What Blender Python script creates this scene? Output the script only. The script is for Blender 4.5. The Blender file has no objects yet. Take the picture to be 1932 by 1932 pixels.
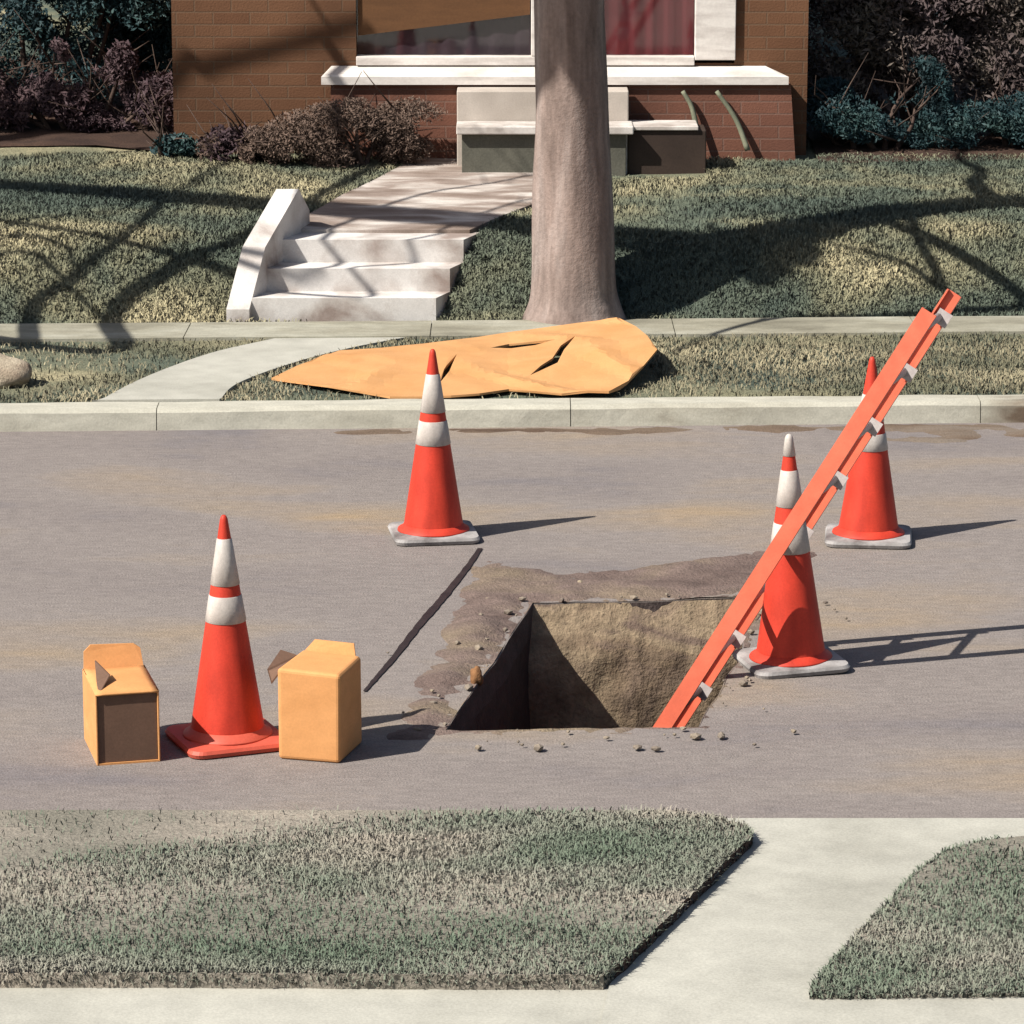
import bpy, bmesh, math, random
import numpy as np
from mathutils import Vector, noise as mnoise
from mathutils.geometry import delaunay_2d_cdt

random.seed(7)
rng = np.random.default_rng(7)
sc = bpy.context.scene
COL = sc.collection
R = math.radians

# ------------------------------------------------------------------ camera numbers
F, H = 6800.0, 3.2            # focal length in units of a 1932 wide picture, camera height (m)
PITCH = math.atan(1556.0 / F)
CP, SP = math.cos(PITCH), math.sin(PITCH)

def ray(u, v):
    x = (u - 966.0) / F
    y = -(v - 966.0) / F
    return Vector((x, CP + y * SP, -SP + y * CP))

def on_z(u, v, z=0.0):
    d = ray(u, v)
    t = (z - H) / d.z
    return Vector((d.x * t, d.y * t, z))

def on_y(u, v, Y):
    d = ray(u, v)
    t = Y / d.y
    return Vector((d.x * t, Y, H + d.z * t))

# direction towards the sun (horizontal part per unit height)
SX, SY = -0.86, -0.47
SUN = Vector((SX, SY, 1.0)).normalized()

# ------------------------------------------------------------------ terrain beyond the road
SK = 0.045                      # the street runs very slightly askew
KS = 15.67                      # face of the far kerb
PROF = [(15.40, .09), (17.84, .10), (17.93, .125), (18.1, .25), (18.26, .38), (18.44, .452), (18.8, .49), (19.4, .53), (20.3, .57),
        (22, .68), (26, .9), (40, 1.1), (80, 1.4), (400, 2.0)]
PX = np.array([p[0] for p in PROF]); PZ = np.array([p[1] for p in PROF])

def vnoise(x, y, seed=0):
    """value noise on numpy arrays"""
    x = np.asarray(x, float); y = np.asarray(y, float)
    xi = np.floor(x).astype(np.int64); yi = np.floor(y).astype(np.int64)
    xf = x - xi; yf = y - yi
    def h(a, b):
        n = (a * 374761393 + b * 668265263 + seed * 982451653) & 0x7fffffff
        n = ((n ^ (n >> 13)) * 1274126177) & 0x7fffffff
        return ((n ^ (n >> 16)) & 0xffff) / 65535.0
    u = xf * xf * (3 - 2 * xf); w = yf * yf * (3 - 2 * yf)
    a = h(xi, yi) * (1 - u) + h(xi + 1, yi) * u
    b = h(xi, yi + 1) * (1 - u) + h(xi + 1, yi + 1) * u
    return a * (1 - w) + b * w

def fbm(x, y, seed=0, o=4):
    r = 0; a = .5; t = 0
    for i in range(o):
        r = r + a * vnoise(np.asarray(x) * 2 ** i, np.asarray(y) * 2 ** i, seed + i); t += a; a *= .5
    return r / t

# stair corridor (skewed towards the right as it climbs)
ST_L0, ST_R0 = on_z(432, 606, .1), on_z(822, 612, .1)
ST_Y0 = ST_L0.y
RUN = .60                        # depth of the whole flight
ST_DX = .20                      # sideways drift over the flight

def terrain(x, y, raw=False):
    x = np.asarray(x, float); y = np.asarray(y, float)
    s = y - SK * x
    z = np.interp(s, PX, PZ)
    z = z + (fbm(x * 1.3, y * 1.3, 3) - .5) * np.clip((s - 17.85) * .09, 0, .05)
    if not raw:
        k = (y - ST_Y0) / RUN
        xl = ST_L0.x + ST_DX * k - .02; xr = ST_R0.x + ST_DX * k
        inside = np.clip(np.minimum(x - xl, xr - x) / .06, 0, 1) * np.clip((k + .1) / .1, 0, 1) * np.clip((1.15 - k) / .12, 0, 1)
        z = z - inside * np.maximum(z - .04, 0)
    return z

def on_ground(u, v):
    d = ray(u, v); t = 8.0 / d.y
    while t * d.y < 60:
        p = Vector((d.x * t, d.y * t, H + d.z * t))
        g = 0.0 if p.y - SK * p.x < KS else float(terrain(p.x, p.y, True))
        if p.z <= g:
            return p
        t += .01
    return p

# ------------------------------------------------------------------ scene helpers
def mesh_obj(name, verts, faces, mat, parent=None, smooth=False, loc=None):
    me = bpy.data.meshes.new(name)
    me.from_pydata([tuple(v) for v in verts], [], faces)
    if smooth:
        me.polygons.foreach_set('use_smooth', [True] * len(me.polygons))
    me.materials.append(mat); me.update()
    o = bpy.data.objects.new(name, me); COL.objects.link(o)
    if parent: o.parent = parent
    if loc is not None: o.location = loc
    return o

def np_obj(name, V, loops, starts, totals, mat, parent=None):
    me = bpy.data.meshes.new(name)
    me.vertices.add(len(V)); me.vertices.foreach_set('co', V.astype(np.float32).ravel())
    me.loops.add(len(loops)); me.loops.foreach_set('vertex_index', loops.astype(np.int32))
    me.polygons.add(len(starts)); me.polygons.foreach_set('loop_start', starts.astype(np.int32))
    me.polygons.foreach_set('loop_total', totals.astype(np.int32))
    me.materials.append(mat); me.update(calc_edges=True); me.validate()
    o = bpy.data.objects.new(name, me); COL.objects.link(o)
    if parent: o.parent = parent
    return o

def bm_obj(name, bm, mat, parent=None, smooth=False):
    me = bpy.data.meshes.new(name); bm.normal_update(); bm.to_mesh(me); bm.free()
    if smooth:
        me.polygons.foreach_set('use_smooth', [True] * len(me.polygons))
    me.materials.append(mat)
    o = bpy.data.objects.new(name, me); COL.objects.link(o)
    if parent: o.parent = parent
    return o

def thing(name, label, cat, loc=(0, 0, 0), rz=0.0, group=None):
    o = bpy.data.objects.new(name, None); COL.objects.link(o)
    o.empty_display_size = .1
    o.location = loc; o.rotation_euler = (0, 0, rz)
    o['label'] = label; o['category'] = cat
    if group: o['group'] = group
    return o

def tag(o, label, cat, group=None):
    o['label'] = label; o['category'] = cat
    if group: o['group'] = group
    return o

def struct(o, kind='structure'):
    o['kind'] = kind
    return o

def add_box(bm, x0, x1, y0, y1, z0, z1, bev=0.0, seg=2):
    r = bmesh.ops.create_cube(bm, size=1.0)
    vs = r['verts']
    for v in vs:
        v.co = Vector((x0 + (v.co.x + .5) * (x1 - x0), y0 + (v.co.y + .5) * (y1 - y0), z0 + (v.co.z + .5) * (z1 - z0)))
    if bev > 0:
        es = list({e for v in vs for e in v.link_edges})
        bmesh.ops.bevel(bm, geom=es, offset=bev, segments=seg, profile=.5, affect='EDGES')

def box(name, x0, x1, y0, y1, z0, z1, mat, parent=None, bev=.004):
    bm = bmesh.new(); add_box(bm, x0, x1, y0, y1, z0, z1, bev)
    return bm_obj(name, bm, mat, parent)

def prism(name, poly, z0, z1, mat, parent=None):
    """a vertical prism over a plan polygon (counter-clockwise)"""
    n = len(poly)
    V = [(p[0], p[1], z0) for p in poly] + [(p[0], p[1], z1) for p in poly]
    Fc = [tuple(range(n, 2 * n)), tuple(range(n - 1, -1, -1))] + [(i, (i + 1) % n, n + (i + 1) % n, n + i) for i in range(n)]
    return mesh_obj(name, V, Fc, mat, parent)

def inside(p, poly):
    c = False; n = len(poly)
    for i in range(n):
        a, b = poly[i], poly[(i + 1) % n]
        if (a[1] > p[1]) != (b[1] > p[1]) and p[0] < (b[0] - a[0]) * (p[1] - a[1]) / (b[1] - a[1]) + a[0]:
            c = not c
    return c

def inside_np(X, Y, poly):
    c = np.zeros(len(X), bool); n = len(poly)
    for i in range(n):
        a, b = poly[i], poly[(i + 1) % n]
        if a[1] == b[1]: continue
        t = ((a[1] > Y) != (b[1] > Y)) & (X < (b[0] - a[0]) * (Y - a[1]) / (b[1] - a[1]) + a[0])
        c ^= t
    return c

def sheet(outline, holes=(), pts=()):
    """triangulated plan polygon with holes and extra inner points: verts2d, tris"""
    vs = []; es = []
    for poly in [outline] + list(holes):
        b = len(vs); n = len(poly)
        vs += [Vector((p[0], p[1])) for p in poly]
        es += [(b + i, b + (i + 1) % n) for i in range(n)]
    vs += [Vector((p[0], p[1])) for p in pts]
    ov, oe, of, *_ = delaunay_2d_cdt(vs, es, [], 0, 1e-6)
    tris = []
    for f in of:
        c = sum((ov[i] for i in f), Vector((0, 0))) / len(f)
        if inside(c, outline) and not any(inside(c, h) for h in holes):
            tris.append(tuple(f))
    return ov, tris

def smooth_path(pts, n=8):
    """Catmull-Rom through points of any dimension (numpy rows)"""
    P = [np.array(p, float) for p in pts]
    P = [2 * P[0] - P[1]] + P + [2 * P[-1] - P[-2]]
    out = []
    for i in range(1, len(P) - 2):
        a, b, c, d = P[i - 1], P[i], P[i + 1], P[i + 2]
        for k in range(n):
            t = k / n
            out.append(.5 * (2 * b + (c - a) * t + (2 * a - 5 * b + 4 * c - d) * t * t + (3 * b - a - 3 * c + d) * t ** 3))
    out.append(P[-2])
    return out

def add_tube(V, Fc, pts, rads, seg=8, wob=0.0, seed=0):
    """append a tapered tube to vert/face lists"""
    pts = [Vector(p) for p in pts]
    base = len(V); n = len(pts)
    up = Vector((.13, .31, .94)).normalized()
    for i, p in enumerate(pts):
        t = (pts[min(i + 1, n - 1)] - pts[max(i - 1, 0)]).normalized()
        a = t.cross(up)
        if a.length < .05: a = t.cross(Vector((1, 0, 0)))
        a.normalize(); b = t.cross(a)
        for k in range(seg):
            an = 2 * math.pi * k / seg
            r = rads[i]
            if wob: r *= 1 + wob * mnoise.noise(Vector((math.cos(an) * 1.5 + seed, math.sin(an) * 1.5, p.z * 2.2 + p.x)))
            V.append(p + a * math.cos(an) * r + b * math.sin(an) * r)
    for i in range(n - 1):
        for k in range(seg):
            k2 = (k + 1) % seg
            Fc.append((base + i * seg + k, base + i * seg + k2, base + (i + 1) * seg + k2, base + (i + 1) * seg + k))
    Fc.append(tuple(base + k for k in range(seg - 1, -1, -1)))
    Fc.append(tuple(base + (n - 1) * seg + k for k in range(seg)))

def lathe(prof, seg=48):
    V = []; Fc = []
    n = len(prof)
    for r, z in prof:
        for k in range(seg):
            a = 2 * math.pi * k / seg
            V.append((r * math.cos(a), r * math.sin(a), z))
    for i in range(n - 1):
        for k in range(seg):
            k2 = (k + 1) % seg
            Fc.append((i * seg + k, i * seg + k2, (i + 1) * seg + k2, (i + 1) * seg + k))
    Fc.append(tuple(k for k in range(seg - 1, -1, -1)))
    Fc.append(tuple((n - 1) * seg + k for k in range(seg)))
    return V, Fc

# ------------------------------------------------------------------ materials
def new_mat(name):
    m = bpy.data.materials.new(name); m.use_nodes = True
    nt = m.node_tree; b = nt.nodes['Principled BSDF']
    return m, nt, b

def ramp_mat(name, cols, scale=1.0, stretch=(1, 1, 1), rough=.85, detail=5, lo=.35, hi=.65, fine=120, fine_amt=.25,
             bump=.3, bdist=.004, coords='pos', spec=.25, mid=0, mid_amt=0.0, nup=0.0, distort=.3):
    """mottled surface: broad noise picks among the given colours; a fine grain varies the value and drives the bump"""
    m, nt, b = new_mat(name)
    N = nt.nodes.new; L = nt.links.new
    if coords == 'pos':
        src = N('ShaderNodeNewGeometry').outputs['Position']
    else:
        src = N('ShaderNodeTexCoord').outputs['Object']
    mp = N('ShaderNodeMapping'); mp.inputs['Scale'].default_value = stretch
    L(src, mp.inputs['Vector'])
    n1 = N('ShaderNodeTexNoise'); n1.inputs['Scale'].default_value = scale; n1.inputs['Detail'].default_value = detail
    n1.inputs['Roughness'].default_value = .55; n1.inputs['Distortion'].default_value = distort
    L(mp.outputs[0], n1.inputs['Vector'])
    cr = N('ShaderNodeValToRGB'); el = cr.color_ramp.elements
    k = len(cols)
    for i, c in enumerate(cols):
        p = lo + (hi - lo) * i / max(1, k - 1)
        e = el[i] if i < 2 else el.new(p)
        e.position = p; e.color = (*c, 1)
    L(n1.outputs['Fac'], cr.inputs[0])
    n2 = N('ShaderNodeTexNoise'); n2.inputs['Scale'].default_value = fine; n2.inputs['Detail'].default_value = 3
    n2.inputs['Roughness'].default_value = .7
    L(src, n2.inputs['Vector'])
    mr = N('ShaderNodeMapRange'); mr.inputs[1].default_value = .3; mr.inputs[2].default_value = .7
    mr.inputs[3].default_value = 1 - fine_amt; mr.inputs[4].default_value = 1 + fine_amt
    L(n2.outputs['Fac'], mr.inputs[0])
    val = mr.outputs[0]
    if mid:
        n3 = N('ShaderNodeTexNoise'); n3.inputs['Scale'].default_value = mid; n3.inputs['Detail'].default_value = 4
        L(mp.outputs[0], n3.inputs['Vector'])
        m3 = N('ShaderNodeMapRange'); m3.inputs[1].default_value = .3; m3.inputs[2].default_value = .7
        m3.inputs[3].default_value = 1 - mid_amt; m3.inputs[4].default_value = 1 + mid_amt
        L(n3.outputs['Fac'], m3.inputs[0])
        mm = N('ShaderNodeMath'); mm.operation = 'MULTIPLY'
        L(val, mm.inputs[0]); L(m3.outputs[0], mm.inputs[1]); val = mm.outputs[0]
    mx = N('ShaderNodeMix'); mx.data_type = 'RGBA'; mx.blend_type = 'MULTIPLY'; mx.inputs['Factor'].default_value = 1
    cb = N('ShaderNodeCombineColor')
    for i in range(3): L(val, cb.inputs[i])
    L(cr.outputs[0], mx.inputs[6]); L(cb.outputs[0], mx.inputs[7])
    L(mx.outputs[2], b.inputs['Base Color'])
    b.inputs['Roughness'].default_value = rough
    b.inputs['Specular IOR Level'].default_value = spec
    nrm = None
    if bump:
        bp = N('ShaderNodeBump'); bp.inputs['Strength'].default_value = bump; bp.inputs['Distance'].default_value = bdist
        L(n2.outputs['Fac'], bp.inputs['Height']); nrm = bp.outputs[0]
    if nup:
        g = N('ShaderNodeNewGeometry')
        vm = N('ShaderNodeMix'); vm.data_type = 'VECTOR'; vm.inputs['Factor'].default_value = nup
        vm.inputs[5].default_value = (0, 0, 1)
        L(g.outputs['Normal'], vm.inputs[4])
        nz = N('ShaderNodeVectorMath'); nz.operation = 'NORMALIZE'
        L(vm.outputs[1], nz.inputs[0]); nrm = nz.outputs[0]
    if nrm: L(nrm, b.inputs['Normal'])
    m['out'] = cr.name
    return m

def srgb(r, g, b, k=1.0):
    f = lambda c: (c / 12.92 if c <= .04045 else ((c + .055) / 1.055) ** 2.4)
    return tuple(f(x / 255.0) * k for x in (r, g, b))

K = .58                                    # surfaces: real albedo below what a sunlit picture shows
M = {}
M['asphalt'] = ramp_mat('asphalt', [srgb(136, 130, 132, K), srgb(150, 141, 137, K), srgb(156, 147, 142, K), srgb(164, 150, 136, K), srgb(178, 156, 128, K)],
                        .7, (.7, 1.6, 1), .9, 6, .3, .74, 130, .30, .8, .005, mid=22, mid_amt=.12)
M['concrete'] = ramp_mat('pale_concrete', [srgb(188, 186, 174, .55), srgb(206, 204, 192, .55), srgb(214, 212, 200, .55)],
                         1.6, (1, 1, 1), .85, 6, .3, .7, 130, .13, .4, .002, mid=9, mid_amt=.09)
M['old_concrete'] = ramp_mat('weathered_concrete', [srgb(140, 136, 120, K), srgb(172, 168, 150, K), srgb(196, 194, 178, K)],
                             1.4, (1, 2, 1), .9, 6, .32, .66, 110, .14, .4, .003, mid=9, mid_amt=.12)
M['kerb'] = ramp_mat('kerb_stone', [srgb(122, 106, 90, K), srgb(198, 194, 178, K), srgb(208, 205, 190, K)],
                     .8, (1, 3, 3), .9, 5, .36, .52, 110, .12, .4, .003, mid=7, mid_amt=.12)
M['stair'] = ramp_mat('shade_mottled_stair', [srgb(166, 150, 142, .66), srgb(204, 196, 190, .70), srgb(226, 222, 218, .72)], 2.6, (1, 1, 1), .85, 5, .36, .56, 140, .1, .4, .002, mid=9, mid_amt=.08)  # mauve tones put dappled tree shade into the step colour
M['walk'] = ramp_mat('shade_mottled_concrete', [srgb(138, 120, 108, K), srgb(172, 156, 146, K), srgb(214, 206, 198, .7)], 1.7, (1.0, 3.2, 1), .9, 6, .34, .62,
                     130, .14, .4, .003, mid=8, mid_amt=.1)  # brown-mauve mottling paints tree shadows onto the pale path
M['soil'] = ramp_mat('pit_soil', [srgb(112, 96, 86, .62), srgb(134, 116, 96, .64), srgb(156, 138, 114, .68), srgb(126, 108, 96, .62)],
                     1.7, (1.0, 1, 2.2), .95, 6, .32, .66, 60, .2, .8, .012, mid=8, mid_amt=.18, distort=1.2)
M['pit_shade'] = ramp_mat('shade_dark_pit_soil', [srgb(70, 56, 54, .5), srgb(92, 76, 68, .5)], 5, (1, 1, 2), .9, 6, .3, .7, 60, .25, .9, .012)  # shade inside the pit painted into the wall colour
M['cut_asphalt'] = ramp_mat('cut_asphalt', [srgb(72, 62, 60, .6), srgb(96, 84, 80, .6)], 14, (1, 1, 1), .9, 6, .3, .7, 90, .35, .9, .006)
M['dark_soil'] = ramp_mat('dark_soil', [srgb(62, 46, 40, K), srgb(92, 70, 58, K)], 4, (1, 1, 1), .95, 5, .3, .7, 80, .3, .8, .01)
M['spoil'] = ramp_mat('mauve_dirt', [srgb(112, 94, 88, K), srgb(136, 118, 110, K), srgb(150, 134, 112, K)], 1.6, (.8, 1.4, 1), .95, 6, .34, .66,
                      90, .25, .9, .01, mid=12, mid_amt=.15)
M['gutter'] = ramp_mat('gutter_dirt', [srgb(98, 78, 64, K), srgb(128, 110, 94, K), srgb(146, 134, 122, K)], 1.2, (.7, 5, 1), .95, 6, .34, .66, 120, .25, .7, .006)
LAWN = [srgb(84, 96, 86, .82), srgb(104, 112, 96, .84), srgb(138, 136, 110, .86), srgb(182, 172, 138, .9)]
M['lawn'] = ramp_mat('lawn_soil', [tuple(c * .8 for c in k) for k in LAWN], .75, (1, 1.4, 1), .95, 4, .36, .68, 70, .3, .9, .015)
M['grass'] = ramp_mat('grass_blade', LAWN, .75, (1, 1.4, 1), .75, 4, .38, .64, 40, .2, 0, 0, nup=.75)
VER = [srgb(104, 106, 86, .75), srgb(136, 130, 106, .75), srgb(176, 166, 136, .78)]
M['verge_grass'] = ramp_mat('verge_grass_blade', VER, .8, (1, 1.6, 1), .75, 4, .34, .64, 40, .2, 0, 0, nup=.7)
NEAR = [srgb(106, 120, 102, .86), srgb(126, 134, 118, .86), srgb(148, 148, 134, .84), srgb(172, 164, 150, .78)]
M['near_soil'] = ramp_mat('near_soil', [srgb(136, 132, 120, .64), srgb(148, 142, 130, .64), srgb(158, 150, 138, .64), srgb(172, 162, 148, .66)], 1.15, (.9, 1.9, 1), .95, 4, .38, .64, 80, .25, .8, .01)
M['near_grass'] = ramp_mat('near_grass_blade', NEAR, 1.15, (.9, 1.9, 1), .75, 4, .38, .68, 40, .18, 0, 0, nup=.8)
M['edge_shade'] = ramp_mat('shaded_turf_edge', [srgb(66, 48, 44, K), srgb(92, 70, 62, K)], 9, (1, 1, 1), .95, 4, .3, .7, 120, .3, .7, .006)  # soil darkened to carry the shade along the turf's path side
M['bark'] = ramp_mat('grey_bark', [srgb(132, 114, 106, K), srgb(164, 146, 138, K), srgb(186, 172, 166, K)], 7, (1, 1, .16), .9, 6, .3, .7,
                     48, .13, .55, .008, mid=30, mid_amt=.22)
M['dark_bark'] = ramp_mat('dark_bark', [srgb(80, 64, 58, K), srgb(112, 94, 84, K)], 9, (1, 1, .3), .9, 5, .3, .7, 70, .25, .6, .01)
M['cone_red'] = ramp_mat('cone_red', [srgb(232, 72, 52, .50), srgb(244, 80, 58, .53)], 9, (1, 1, .4), .55, 4, .3, .7, 140, .10, .25, .001, coords='obj', spec=.25,
                         mid=16, mid_amt=.18)
M['cone_salmon'] = ramp_mat('cone_faded_red', [srgb(238, 104, 82, .50), srgb(248, 116, 94, .52)], 9, (1, 1, 1), .55, 4, .3, .7, 90, .08, .15, .001, coords='obj', spec=.3)
M['band'] = ramp_mat('white_band', [srgb(206, 196, 188, .54), srgb(226, 218, 210, .57)], 14, (1, 1, .2), .5, 5, .3, .65, 90, .10, .3, .0015, coords='obj', spec=.3, mid=30, mid_amt=.1)
M['rubber'] = ramp_mat('grey_rubber', [srgb(120, 114, 112, .56), srgb(168, 164, 162, .56), srgb(196, 192, 190, .58)], 9, (1, 1, 1), .75, 5, .3, .62, 100, .12, .3, .002, coords='obj')
M['card'] = ramp_mat('tan_cardboard', [srgb(224, 160, 100, .66), srgb(236, 172, 112, .68)], 4, (1, 1, 2), .8, 4, .3, .7, 130, .07, .15, .001, coords='obj', mid=18, mid_amt=.05)
M['card_shade'] = ramp_mat('shade_brown_cardboard', [srgb(104, 80, 66, .8), srgb(120, 92, 76, .8)], 6, (1, 1, 1), .85, 4, .3, .7, 130, .1, .15, .001, coords='obj')  # tan card with shade put into its colour, for front and flaps
M['tarp'] = ramp_mat('orange_tan_tarp', [srgb(228, 168, 108, .56), srgb(236, 178, 120, .57), srgb(226, 164, 104, .56)], 2.2, (1, 1, 1), .7, 5, .3, .7, 120, .06, .2, .002, mid=7, mid_amt=.05)
M['fibre'] = ramp_mat('salmon_fibreglass', [srgb(244, 118, 88, .60), srgb(250, 128, 98, .62)], 6, (1, 1, 1), .5, 4, .3, .7, 140, .06, .08, .001, spec=.3, mid=14, mid_amt=.12)
M['alu'] = ramp_mat('dull_aluminium', [srgb(188, 178, 176, .62), srgb(212, 204, 200, .62)], 20, (1, 1, 1), .45, 4, .3, .7, 150, .1, .1, .001)
M['black_rubber'] = ramp_mat('black_rubber', [srgb(48, 38, 40, .6), srgb(62, 52, 52, .6)], 12, (1, 1, 1), .6, 3, .3, .7, 150, .15, .1, .001)
M['white_paint'] = ramp_mat('white_paint', [srgb(196, 188, 182, .82), srgb(226, 220, 214, .84)], 3, (1, 1, 6), .6, 5, .34, .6, 60, .06, .15, .002)
M['white_lid'] = ramp_mat('worn_white_paint', [srgb(180, 170, 162, .7), srgb(222, 216, 210, .75)], 6, (1, 1, 1), .6, 5, .34, .6, 60, .08, .15, .002)
M['riser_concrete'] = ramp_mat('grey_green_concrete', [srgb(104, 104, 94, .55), srgb(126, 124, 112, .55)], 5, (1, 1, 1), .9, 5, .3, .7, 90, .15, .4, .004)  # darker grey-green tone for the lower porch riser
M['stoop'] = ramp_mat('stoop_concrete', [srgb(178, 168, 158, .75), srgb(204, 194, 184, .78)], 3, (1, 1, 1), .85, 5, .3, .7, 110, .08, .3, .003)
M['blind'] = ramp_mat('brown_blind', [srgb(128, 90, 60, .45), srgb(142, 100, 66, .45)], 5, (1, 1, 6), .8, 4, .3, .7, 90, .1, .1, .002)
M['storage'] = ramp_mat('dark_brown_box', [srgb(62, 50, 44, .62), srgb(76, 62, 54, .62)], 6, (1, 1, 1), .7, 4, .3, .7, 90, .12, .2, .002)
M['cream_stone'] = ramp_mat('cream_stone', [srgb(150, 128, 110, .66), srgb(212, 198, 174, .68)], 7, (1, 1, 1), .9, 6, .32, .62, 90, .15, .8, .008)
M['clay'] = ramp_mat('tan_clay', [srgb(140, 100, 66, .62), srgb(170, 124, 84, .62)], 14, (1, 1, 1), .9, 5, .3, .7, 90, .2, .8, .005)
M['stone'] = ramp_mat('grey_pebble', [srgb(104, 92, 86, .62), srgb(150, 138, 124, .62), srgb(176, 160, 136, .62)], 6, (1, 1, 1), .9, 4, .3, .7, 90, .2, .5, .004)
M['stalk'] = ramp_mat('grey_green_stalk', [srgb(120, 124, 104, .7), srgb(142, 144, 122, .7)], 8, (1, 1, 1), .7, 4, .3, .7, 90, .15, .1, .002)
M['roof'] = ramp_mat('brown_shingle', [srgb(70, 58, 52, .6), srgb(96, 82, 72, .6)], 6, (1, 4, 4), .9, 5, .3, .7, 60, .25, .5, .01)
M['teal_leaf'] = ramp_mat('teal_leaf', [srgb(36, 58, 64, .62), srgb(46, 74, 78, .62), srgb(62, 88, 84, .62)], 3, (1, 1, 1), .65, 4, .34, .66, 30, .3, 0, 0, nup=.25)
M['mauve_leaf'] = ramp_mat('mauve_leaf', [srgb(72, 60, 64, .72), srgb(92, 80, 78, .72), srgb(104, 96, 86, .72)], 2.2, (1, 1, 1), .75, 4, .34, .66, 30, .3, 0, 0, nup=.25)
M['plum_leaf'] = ramp_mat('plum_leaf', [srgb(70, 54, 60, .7), srgb(92, 72, 74, .7)], 3, (1, 1, 1), .75, 4, .34, .66, 30, .3, 0, 0, nup=.25)
M['brown_leaf'] = ramp_mat('dry_brown_leaf', [srgb(98, 80, 70, .62), srgb(122, 102, 90, .62)], 3, (1, 1, 1), .8, 4, .34, .66, 30, .3, 0, 0, nup=.25)

def brick_mat(name, c1, c2, mortar):
    m, nt, b = new_mat(name); N = nt.nodes.new; L = nt.links.new
    g = N('ShaderNodeNewGeometry'); sx = N('ShaderNodeSeparateXYZ'); L(g.outputs['Position'], sx.inputs[0])
    ad = N('ShaderNodeMath'); L(sx.outputs['X'], ad.inputs[0]); L(sx.outputs['Y'], ad.inputs[1])
    cx = N('ShaderNodeCombineXYZ'); L(ad.outputs[0], cx.inputs['X']); L(sx.outputs['Z'], cx.inputs['Y'])
    bt = N('ShaderNodeTexBrick'); L(cx.outputs[0], bt.inputs['Vector'])
    bt.inputs['Color1'].default_value = (*c1, 1); bt.inputs['Color2'].default_value = (*c2, 1); bt.inputs['Mortar'].default_value = (*mortar, 1)
    bt.inputs['Scale'].default_value = 1; bt.inputs['Mortar Size'].default_value = .005; bt.inputs['Mortar Smooth'].default_value = .3
    bt.inputs['Brick Width'].default_value = .21; bt.inputs['Row Height'].default_value = .07; bt.inputs['Bias'].default_value = 0
    n = N('ShaderNodeTexNoise'); n.inputs['Scale'].default_value = 1.7; n.inputs['Detail'].default_value = 6; L(g.outputs['Position'], n.inputs['Vector'])
    mr = N('ShaderNodeMapRange'); mr.inputs[1].default_value = .3; mr.inputs[2].default_value = .7; mr.inputs[3].default_value = .72; mr.inputs[4].default_value = 1.2
    L(n.outputs['Fac'], mr.inputs[0]); cb = N('ShaderNodeCombineColor')
    for i in range(3): L(mr.outputs[0], cb.inputs[i])
    mx = N('ShaderNodeMix'); mx.data_type = 'RGBA'; mx.blend_type = 'MULTIPLY'; mx.inputs['Factor'].default_value = 1
    L(bt.outputs['Color'], mx.inputs[6]); L(cb.outputs[0], mx.inputs[7]); L(mx.outputs[2], b.inputs['Base Color'])
    n2 = N('ShaderNodeTexNoise'); n2.inputs['Scale'].default_value = 90; L(g.outputs['Position'], n2.inputs['Vector'])
    bp = N('ShaderNodeBump'); bp.inputs['Strength'].default_value = .5; bp.inputs['Distance'].default_value = .004
    mm = N('ShaderNodeMath'); mm.operation = 'SUBTRACT'; L(n2.outputs['Fac'], mm.inputs[0]); L(bt.outputs['Fac'], mm.inputs[1]); L(mm.outputs[0], bp.inputs['Height'])
    L(bp.outputs[0], b.inputs['Normal']); b.inputs['Roughness'].default_value = .9; b.inputs['Specular IOR Level'].default_value = .2
    return m
M['brick'] = brick_mat('brown_brick', srgb(128, 92, 68, .60), srgb(118, 82, 60, .60), srgb(122, 96, 76, .60))
M['red_brick'] = brick_mat('red_brown_brick', srgb(132, 90, 74, .66), srgb(122, 82, 68, .66), srgb(130, 100, 88, .66))

def glass_mat(name, c):
    m, nt, b = new_mat(name)
    n = nt.nodes.new('ShaderNodeTexNoise'); n.inputs['Scale'].default_value = 3
    cr = nt.nodes.new('ShaderNodeValToRGB'); cr.color_ramp.elements[0].color = (*[x * .7 for x in c], 1); cr.color_ramp.elements[1].color = (*[x * 1.4 for x in c], 1)
    g = nt.nodes.new('ShaderNodeNewGeometry'); nt.links.new(g.outputs['Position'], n.inputs['Vector'])
    nt.links.new(n.outputs['Fac'], cr.inputs[0]); nt.links.new(cr.outputs[0], b.inputs['Base Color'])
    b.inputs['Roughness'].default_value = .85; b.inputs['Specular IOR Level'].default_value = .2
    return m
M['maroon'] = glass_mat('maroon_curtained_glass', srgb(100, 40, 46, .62))
m_, nt_, b_ = new_mat('window_glass')
tr_n = nt_.nodes.new('ShaderNodeBsdfTransparent'); gl_n = nt_.nodes.new('ShaderNodeBsdfGlossy'); gl_n.inputs['Roughness'].default_value = .03
fr_n = nt_.nodes.new('ShaderNodeFresnel'); fr_n.inputs['IOR'].default_value = 1.5; mx_n = nt_.nodes.new('ShaderNodeMixShader')
mx_n.inputs[0].default_value = .04; nt_.links.new(tr_n.outputs[0], mx_n.inputs[1]); nt_.links.new(gl_n.outputs[0], mx_n.inputs[2])
nt_.links.new(mx_n.outputs[0], nt_.nodes['Material Output'].inputs['Surface']); M['glass'] = m_
M['purple'] = glass_mat('dark_purple_glass', srgb(56, 44, 52, .7))

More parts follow.
